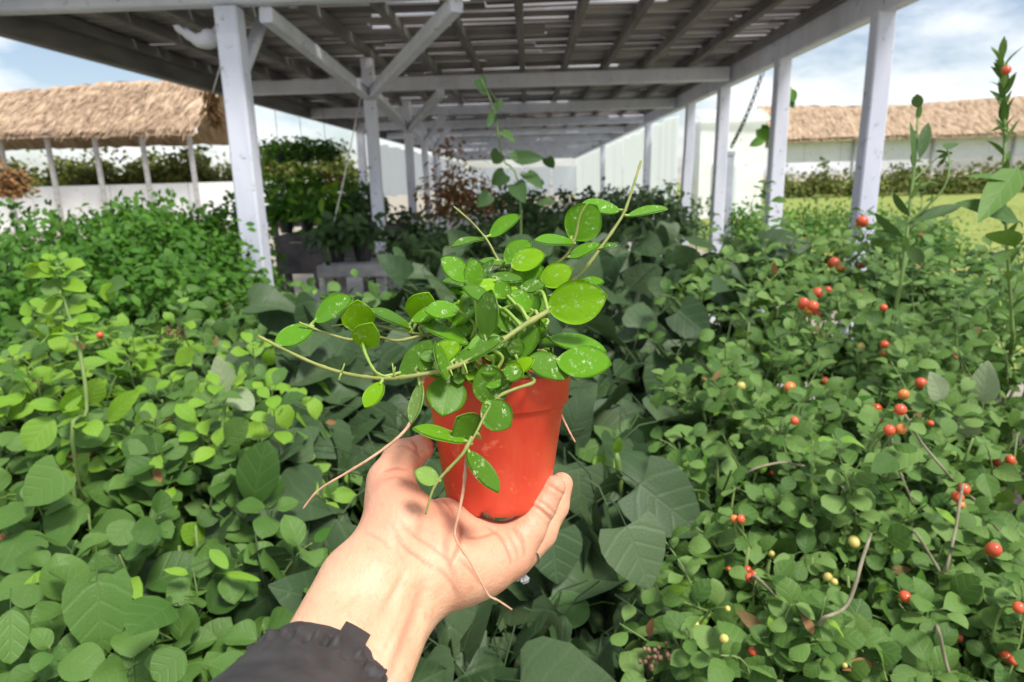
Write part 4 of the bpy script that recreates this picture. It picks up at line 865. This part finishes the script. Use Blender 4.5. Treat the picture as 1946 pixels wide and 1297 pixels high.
for a in [(1300, 660, 1555, 610, 178, .378, Lim), (1340, 890, 1580, 905, 128, .372, Mi), (1305, 790, 1558, 828, 62, .390, Mi), (1395, 950, 1200, 895, 100, .372, Dp), (1220, 690, 1140, 898, 145, .376, Dp), (1155, 1018, 1150, 885, 98, .374, Dp),
          (1080, 1088, 1015, 914, 145, .363, Dp), (1018, 1078, 1130, 1186, 128, .352, Dp), (870, 955, 838, 1128, 160, .362, Dp), (812, 812, 862, 982, 46, .356, Dp), (770, 882, 918, 828, 88, .372, Lim), (643, 952, 802, 808, 84, .380, Dp),
          (1020, 790, 1038, 583, 90, .362, Dp), (880, 738, 1010, 600, 52, .395, Mi), (1168, 578, 940, 568, 78, .392, Lim), (720, 722, 772, 596, 128, .402, Lim), (698, 718, 846, 647, 48, .394, Mi), (698, 748, 520, 652, 38, .392, Dp),
          (468, 768, 460, 627, 128, .386, Lim), (480, 834, 522, 736, 112, .381, Lim), (274, 714, 427, 610, 78, .386, Mi), (266, 742, 95, 818, 78, .386, Mi), (567, 988, 490, 1096, 66, .362, Lim), (736, 992, 700, 1168, 48, .359, Pa),
          (1138, 476, 1278, 415, 88, .412, Lim), (1108, 455, 1218, 366, 86, .432, Mi), (1168, 528, 1278, 478, 72, .418, Mi), (1266, 548, 1402, 485, 98, .410, Lim), (1398, 355, 1515, 210, 150, .425, Mi), (1616, 230, 1455, 192, 50, .444, Mi),
          (1648, 256, 1822, 206, 30, .440, Mi), (1041, 345, 1172, 250, 56, .454, Mi), (1020, 356, 874, 376, 22, .454, Dp), (1128, 464, 1000, 447, 28, .448, Dp), (1418, 372, 1243, 350, 36, .420, Mi), (1386, 438, 1530, 376, 42, .424, Mi), (1508, 402, 1602, 376, 18, .436, Dp), (1432, 546, 1546, 538, 38, .430, Mi),
          (752, 730, 957, 803, 42, .388, Mi), (985, 1225, 905, 1150, 135, .356, Dp), (940, 1245, 716, 1166, 46, .350, Mi),
          (1090, 545, 1205, 530, 85, .420, Lim), (1170, 640, 1265, 560, 70, .412, Mi), (1110, 805, 950, 830, 90, .368, Mi), (880, 890, 1100, 790, 60, .362, Dp), (1010, 790, 870, 745, 60, .40, Dp), (1150, 720, 1060, 740, 70, .40, Dp), (1300, 740, 1200, 800, 70, .398, Dp), (1010, 840, 1110, 880, 70, .385, Lim), (860, 700, 740, 720, 50, .404, Mi), (1230, 820, 1400, 800, 40, .405, Dp), (1000, 700, 1110, 640, 70, .41, Mi), (1180, 660, 1060, 620, 60, .415, Mi), (980, 660, 900, 590, 40, .418, Dp), (1290, 700, 1180, 740, 60, .41, Mi), (1100, 900, 1010, 830, 70, .40, Dp), (1200, 920, 1290, 850, 60, .415, Dp), (1180, 480, 1100, 520, 40, .44, Dp)]:
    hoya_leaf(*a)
# crowded small leaves around the crown
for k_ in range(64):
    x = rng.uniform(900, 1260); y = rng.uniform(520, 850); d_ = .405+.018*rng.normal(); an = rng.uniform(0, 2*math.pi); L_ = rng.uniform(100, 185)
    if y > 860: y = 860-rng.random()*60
    hoya_leaf(x, y, x+L_*math.cos(an), y+L_*math.sin(an)*.8, rng.uniform(35, 90), max(.376, d_), [Mi, Dp, Lim, Dp, Mi][k_ % 5])
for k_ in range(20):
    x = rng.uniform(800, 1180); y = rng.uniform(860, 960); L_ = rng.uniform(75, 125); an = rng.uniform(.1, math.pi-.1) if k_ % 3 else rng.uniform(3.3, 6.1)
    hoya_leaf(x, y, x+L_*math.cos(an), y+L_*math.sin(an)*.7, rng.uniform(35, 80), rng.uniform(.361, .371), [Dp, Mi, Dp, Lim][k_ % 4])
hoya_leaf(1042, 252, 1182, 440, 74, .346, Dp, Z1); hoya_leaf(912, 390, 803, 345, 74, .343, Pa, Z1)

# ------------------------------------------------------------------ the hand and arm: one continuous surface
def hp3(px, py, d): return np.array(at(px, py, d))
def prim(a, b_, ra, rb):   # pixels and depths, radii in pixels
    A = hp3(*a); B = hp3(*b_); return A, B, ra*a[2]/FPX, rb*b_[2]/FPX
def sdcap(Pn, pr):
    A, B, r0, r1 = pr; ab = (B-A).astype(np.float32); t_ = np.clip(((Pn-A.astype(np.float32))@ab)/float(ab@ab), 0, 1)
    return np.linalg.norm(Pn-A.astype(np.float32)-t_[..., None]*ab, axis=-1)-(r0+(r1-r0)*t_)
def smin(a, b_, k): h_ = np.clip(.5+.5*(b_-a)/k, 0, 1); return b_*(1-h_)+a*h_-k*h_*(1-h_)
arm = [prim((665, 1110, .352), (535, 1345, .295), 62, 66), prim((772, 1130, .362), (682, 1345, .308), 66, 76), prim((720, 1110, .356), (605, 1345, .302), 72, 80)]
palm = [prim((715, 1090, .356), (765, 1000, .372), 72, 66), prim((775, 1120, .363), (850, 1075, .376), 70, 66), prim((755, 1015, .372), (745, 945, .384), 55, 47),       # wrist, heel, thenar
        prim((830, 1080, .374), (915, 1075, .386), 64, 54), prim((800, 1010, .382), (850, 1000, .398), 48, 40), prim((880, 1080, .384), (968, 1050, .396), 56, 44), prim((850, 1010, .400), (950, 1040, .405), 42, 40), prim((840, 1000, .405), (900, 1010, .435), 40, 36)]
fing = [[prim((745, 950, .386), (742, 915, .392), 46, 43), prim((742, 915, .392), (766, 872, .402), 43, 37), prim((766, 872, .402), (799, 852, .406), 36, 26)],          # thumb
        [prim((965, 1052, .396), (1003, 1008, .402), 43, 33), prim((1003, 1008, .402), (1030, 962, .405), 32, 27), prim((1030, 962, .405), (1052, 927, .407), 27, 23)],   # little finger
        [prim((975, 1058, .410), (1025, 1012, .422), 40, 33), prim((1025, 1012, .422), (1054, 962, .430), 31, 26), prim((1054, 962, .430), (1067, 920, .434), 26, 22)],   # ring finger
        [prim((930, 1040, .425), (990, 1010, .460), 38, 33), prim((990, 1010, .460), (1010, 950, .475), 32, 27), prim((1010, 950, .475), (1005, 890, .476), 26, 22)],     # middle finger
        [prim((870, 1005, .425), (905, 990, .470), 38, 33), prim((905, 990, .470), (930, 930, .485), 32, 27), prim((930, 930, .485), (935, 870, .484), 26, 22)]]          # forefinger
allp = arm+palm+[q for fg_ in fing for q in fg_]
lo = np.min([np.minimum(q[0]-q[2], q[1]-q[3]) for q in allp], 0)-.006; hi = np.max([np.maximum(q[0]+q[2], q[1]+q[3]) for q in allp], 0)+.006
H_ = .00105
dims = np.ceil((hi-lo)/H_).astype(int)+1
gx, gy, gz = [(lo[i]+H_*np.arange(dims[i])).astype(np.float32) for i in range(3)]
G = np.stack(np.meshgrid(gx, gy, gz, indexing='ij'), -1)
D = None
for q in arm+palm: e = sdcap(G, q); D = e if D is None else smin(D, e, .013)
FD = None
for fg_ in fing:
    e = None
    for q in fg_: s_ = sdcap(G, q); e = s_ if e is None else smin(e, s_, .003)
    FD = e if FD is None else smin(FD, e, .0004)
D = smin(D, FD, .0055); del FD, e, s_
# press the pot's round base and side gently out of the skin
def surface_nets(D, lo, h):
    s = D < 0; n0, n1, n2 = D.shape
    cs = np.zeros((n0-1, n1-1, n2-1), np.int8)
    corners = [(i, j, k) for i in (0, 1) for j in (0, 1) for k in (0, 1)]
    for i, j, k in corners: cs += s[i:n0-1+i, j:n1-1+j, k:n2-1+k]
    cell = np.argwhere((cs > 0) & (cs < 8)); idm = -np.ones(cs.shape, np.int32); idm[tuple(cell.T)] = np.arange(len(cell))
    acc = np.zeros((len(cell), 3)); cnt = np.zeros(len(cell))
    for a in corners:
        for ax in range(3):
            if a[ax]: continue
            b_ = list(a); b_[ax] = 1
            va = D[tuple((cell+np.array(a)).T)]; vb = D[tuple((cell+np.array(b_)).T)]; mk = (va < 0) != (vb < 0)
            t_ = np.where(mk, va/np.where(mk, va-vb, 1), 0); p = np.array(a)+np.outer(t_, np.eye(3)[ax]); acc[mk] += p[mk]; cnt[mk] += 1
    V = lo+(cell+acc/cnt[:, None])*h; Fq = []
    for ax in range(3):
        o1, o2 = [(1, 2), (2, 0), (0, 1)][ax]
        sl_a = [slice(None)]*3; sl_b = [slice(None)]*3; sl_a[ax] = slice(0, -1); sl_b[ax] = slice(1, None)
        e = np.argwhere(s[tuple(sl_a)] != s[tuple(sl_b)]); e = e[(e[:, o1] > 0) & (e[:, o2] > 0) & (e[:, o1] < D.shape[o1]-1) & (e[:, o2] < D.shape[o2]-1)]
        d1 = np.eye(3, dtype=int)[o1]; d2 = np.eye(3, dtype=int)[o2]
        q = np.stack([idm[tuple((e-d1-d2).T)], idm[tuple((e-d2).T)], idm[tuple(e.T)], idm[tuple((e-d1).T)]], 1)
        fl = s[tuple(e.T)]; q[~fl] = q[~fl][:, ::-1]; Fq.append(q)
    return V, np.concatenate(Fq)
V, Fq = surface_nets(D, lo, H_)
gr = np.stack(np.gradient(D, H_), -1); ii = np.clip(((V-lo)/H_).round().astype(int), 0, np.array(D.shape)-1); Nn = gr[tuple(ii.T)]; Nn /= np.linalg.norm(Nn, axis=1)[:, None]+1e-9; del gr
# relax
ed = np.concatenate([Fq[:, [0, 1]], Fq[:, [1, 2]], Fq[:, [2, 3]], Fq[:, [3, 0]]])
for it in range(2):
    S_ = np.zeros_like(V); c__ = np.zeros(len(V)); 
    for k_ in range(3): S_[:, k_] = np.bincount(ed[:, 0], V[ed[:, 1], k_], len(V))+np.bincount(ed[:, 1], V[ed[:, 0], k_], len(V))
    c__ = np.bincount(ed[:, 0], minlength=len(V))+np.bincount(ed[:, 1], minlength=len(V)); V = V*.5+.5*S_/c__[:, None]
# creases and tendons pressed into the skin along lines of the palm
co = np.array(CO); cr, cu, cf = map(np.array, (CR, CU, CF))
rel = V-co; zc = rel@cf; sx = CX+FPX*(rel@cr)/zc; sy = CY-FPX*(rel@cu)/zc; facing = np.clip(-(Nn*(rel/np.linalg.norm(rel, axis=1)[:, None])).sum(1)*3, 0, 1)
def crease(pts, amp, wpx, zf=Z1):
    P = np.array([zf(*p) for p in pts]); P = np.array([tuple(q)[:2] for q in smooth_path([(x, y, 0) for x, y in P], 6)])
    best = np.full(len(V), 1e9); tp = np.zeros(len(V)); nn_ = len(P)-1
    for ia_, (a, b_) in enumerate(zip(P[:-1], P[1:])):
        ab = b_-a; t_ = np.clip(((sx-a[0])*ab[0]+(sy-a[1])*ab[1])/(ab@ab), 0, 1); dd_ = np.hypot(sx-a[0]-t_*ab[0], sy-a[1]-t_*ab[1]); u__ = dd_ < best; best[u__] = dd_[u__]; tp[u__] = ((ia_+t_)/nn_)[u__]
    return -amp*np.exp(-(best/wpx)**2)*facing*np.sin(np.pi*np.clip(tp, 0, 1))**.7
dsp = np.zeros(len(V))
for pts, amp, wpx in [([(880, 430), (960, 500), (1010, 590), (1000, 680), (960, 780)], .0010, 4), ([(690, 590), (760, 690), (830, 740), (900, 790)], .0005, 4), ([(720, 560), (800, 640), (900, 700), (970, 760)], .0004, 4),
                      ([(1120, 590), (1190, 640), (1230, 720), (1240, 780)], .0007, 4), ([(1235, 590), (1290, 660), (1300, 740)], .0009, 4), ([(1205, 600), (1260, 690), (1270, 760)], .0005, 3.5), ([(1320, 490), (1380, 530), (1420, 570)], .0008, 3.5), ([(1345, 470), (1400, 505), (1440, 545)], .0005, 3), ([(1395, 400), (1440, 430), (1480, 455)], .0006, 3),
                      ([(650, 350), (720, 330), (790, 345)], .0006, 4), ([(640, 390), (720, 370), (800, 400)], .0004, 4), ([(700, 240), (760, 230), (810, 260), (835, 290)], .0005, 3.5), ([(780, 195), (810, 230), (820, 275)], .0006, 3.5),
                      ([(900, 780), (960, 840), (1000, 930)], .0004, 5), ([(1000, 740), (1060, 800), (1100, 870)], .0005, 4), ([(1020, 640), (1100, 640), (1180, 610)], .0006, 4), ([(560, 620), (640, 650), (700, 700)], .0003, 4),
                      ([(560, 1330), (690, 1050), (800, 780)], -.0006, 12), ([(660, 1330), (760, 1080), (850, 820)], .0005, 11), ([(760, 1330), (840, 1080), (890, 840)], -.0005, 12), ([(760, 780), (700, 900), (640, 1000)], .0003, 7)]:
    dsp += crease(pts, amp*1.6, wpx*.9)
V = V+Nn*dsp[:, None]
wr = hp3(560, 1310, .31); person = thing('person', Vector(wr), 'person in a dark jacket holding out a potted plant on an open left hand', 'person')
me = bpy.data.meshes.new('body'); me.from_pydata((V-wr).tolist(), [], Fq.tolist()); me.polygons.foreach_set('use_smooth', np.ones(len(Fq), bool)); me.update(); me.materials.append(M['skin'])
tips_ = [q[-1][1] for q in fing]; fl_ = np.clip(np.maximum(dsp*-900, 0), 0, .75)
for tp_, rr_ in zip(tips_, (.020, .018, .018, .018, .018)): fl_ = np.maximum(fl_, .42*np.exp(-(np.linalg.norm(V-tp_, axis=1)/rr_)**2))
fl_ = np.maximum(fl_, .30*np.exp(-(np.linalg.norm(V-hp3(970, 1040, .39), axis=1)/.022)**2)); fl_ = np.maximum(fl_, .22*np.exp(-(np.linalg.norm(V-hp3(760, 940, .37), axis=1)/.022)**2))
at_ = me.attributes.new('flush', 'FLOAT', 'POINT'); at_.data.foreach_set('value', fl_.astype(np.float32))
body = link('body', me, person)
# thumb nail, on the far side of the thumb tip
def nail(p, d, n_, s):
    mb = MB(); v, f, uv = leaf_geo(.8, 6, 4, 'oval', -.3, .1, petiole=0); mb.add(v, f, uv); me = mb.mesh('nail'); me.materials.append(M['nail']); o_ = link('nail', me, person); place(o_, p-Vector(wr), d, n_, s)
tb = at(770, 836, .412); nail(tb, at(808, 832, .414)-tb, CU*.8+CF*.6, .0125)
for q in fing[1:]:
    A, B, r0, r1 = q[2]; dv = Vector(B-A).normalized(); nn = (CF*.6+CR*.6); nail(Vector(B)-dv*.004+ (nn-dv*nn.dot(dv)).normalized()*r1*.96, dv, nn, .011)
# ring with a small stone under the finger
rc = at(985, 1072, .415); rg = MB(); ax_ = Vector(fing[2][0][1]-fing[2][0][0]).normalized(); A_, B_, r0, r1 = fing[2][0]
cc = Vector(A_*.6+B_*.4); u_ = ax_.orthogonal().normalized(); v2 = ax_.cross(u_); tube(rg, [cc+(u_*math.cos(q)+v2*math.sin(q))*(r0*.6+r1*.4+.0004) for q in np.linspace(0, 2*math.pi, 33)], .0009, 6, cap=False)
rb_ = rg.build('ring_band', 'ring_metal', person)
jp = at(981, 1092, .412); jw = MB(); dn = (-CU*.9+CR*.35).normalized(); e1 = dn.orthogonal().normalized(); e2 = dn.cross(e1)
for k_ in range(2):
    o__ = jp + CR*(.0040*k_) + dn*(.0015*k_); v = [o__-dn*.004]+[o__+(e1*math.cos(q)+e2*math.sin(q))*.0034+dn*.0020 for q in np.linspace(0, 2*math.pi, 9)[:-1]]+[o__+(e1*math.cos(q)+e2*math.sin(q))*.0021+dn*.0040 for q in np.linspace(0, 2*math.pi, 9)[:-1]]
    f = [(0, 1+(i+1) % 8, 1+i) for i in range(8)]+[(1+i, 1+(i+1) % 8, 9+(i+1) % 8, 9+i) for i in range(8)]+[tuple(range(9, 17))]; jw.add(v, f)
jw.build('ring_stone', 'jewel', rb_, False)
mb = MB(); tube(mb, [jp-dn*.008, jp+dn*.0008], [.0016, .0024], 6); mb.build('ring_setting', 'ring_metal', rb_)
# sleeve: gathered cuff with a hem band and a tab
a0 = np.array(at(634, 1287, .320)); a1 = np.array(at(538, 1450, .270)); axs = Vector(a1-a0); LS = axs.length; axs.normalize()
sd = Vector(at(740, 1180, .335)-at(640, 1120, .335)); sd = (sd-axs*sd.dot(axs)).normalized(); fw = axs.cross(sd)
if fw.dot(CO-Vector(a0)) < 0: fw = -fw
def ring_pts(s, off, ruf=0, n=160, ph=0):
    o_ = []; c_ = Vector(a0)+axs*s
    sc_ = 1+s*.5
    for j in range(n):
        q = 2*math.pi*j/n; rr = 1+ruf*(math.sin(24*q+ph+3.2*math.sin(2*q+1))*.65+.35*math.sin(43*q-2*ph+2*math.sin(5*q)))
        o_.append(c_+(sd*math.cos(q)*(.0335*sc_+off)+fw*math.sin(q)*(.0255*sc_+off))*rr)
    return o_
def ring_mesh(name, rows, m, par=None):
    mb = MB(); n = len(rows[0]); v = [p for r_ in rows for p in r_]; f = [(i*n+j, i*n+(j+1) % n, (i+1)*n+(j+1) % n, (i+1)*n+j) for i in range(len(rows)-1) for j in range(n)]
    mb.add(v, f); return mb.build(name, m, par or person)
slv = ring_mesh('sleeve', [ring_pts(.0105, .0005), ring_pts(.0095, .0022, .05)]+[ring_pts(.0095+.0014*k_, .0038+.0010*math.sin(k_*.8)*(1 if k_ < 9 else .2)+.00025*k_, (.095*(.55+.45*math.sin(math.pi*min(1, (k_+1)/10.))) if k_ < 8 else .045*math.exp(-(k_-8)/5)), ph=k_*.16) for k_ in range(52)]+[ring_pts(.085+.02*k_, .0165+.001*k_, .01*math.sin(k_*2.1), ph=k_*.5) for k_ in range(12)], 'jacket')
cuf = ring_mesh('cuff', [ring_pts(.001, -.0005), ring_pts(-.0002, .0008), ring_pts(.0, .0020), ring_pts(.0015, .0026), ring_pts(.005, .0030, .004), ring_pts(.009, .0032, .015), ring_pts(.0105, .0026, .03), ring_pts(.0112, .0006, .03)], 'jacket', slv)
def surf_pt(s, q, off): c_ = Vector(a0)+axs*s; sc_ = 1+s*.5; return c_+sd*math.cos(q)*(.0335*sc_+off)+fw*math.sin(q)*(.0255*sc_+off)
tb_ = MB(); v = []
for s in np.linspace(-.001, .021, 6):
    for q in np.linspace(1.45, 1.80, 6):
        v.append(surf_pt(s, q, .0050))
for s in np.linspace(-.001, .021, 6):
    for q in np.linspace(1.45, 1.80, 6): v.append(surf_pt(s, q, .0024))
f = [(i*6+j, i*6+j+1, i*6+j+7, i*6+j+6) for i in range(5) for j in range(5)]; f += [tuple(k_+36 for k_ in q[::-1]) for q in f]
rg_ = [j for j in range(6)]+[i*6+5 for i in range(1, 6)]+[30+j for j in range(4, -1, -1)]+[i*6 for i in range(4, 0, -1)]
f += [(rg_[i], rg_[(i+1) % 20], rg_[(i+1) % 20]+36, rg_[i]+36) for i in range(20)]
tb_.add(v, f); tb_.build('cuff_tab', 'jacket', slv, False)
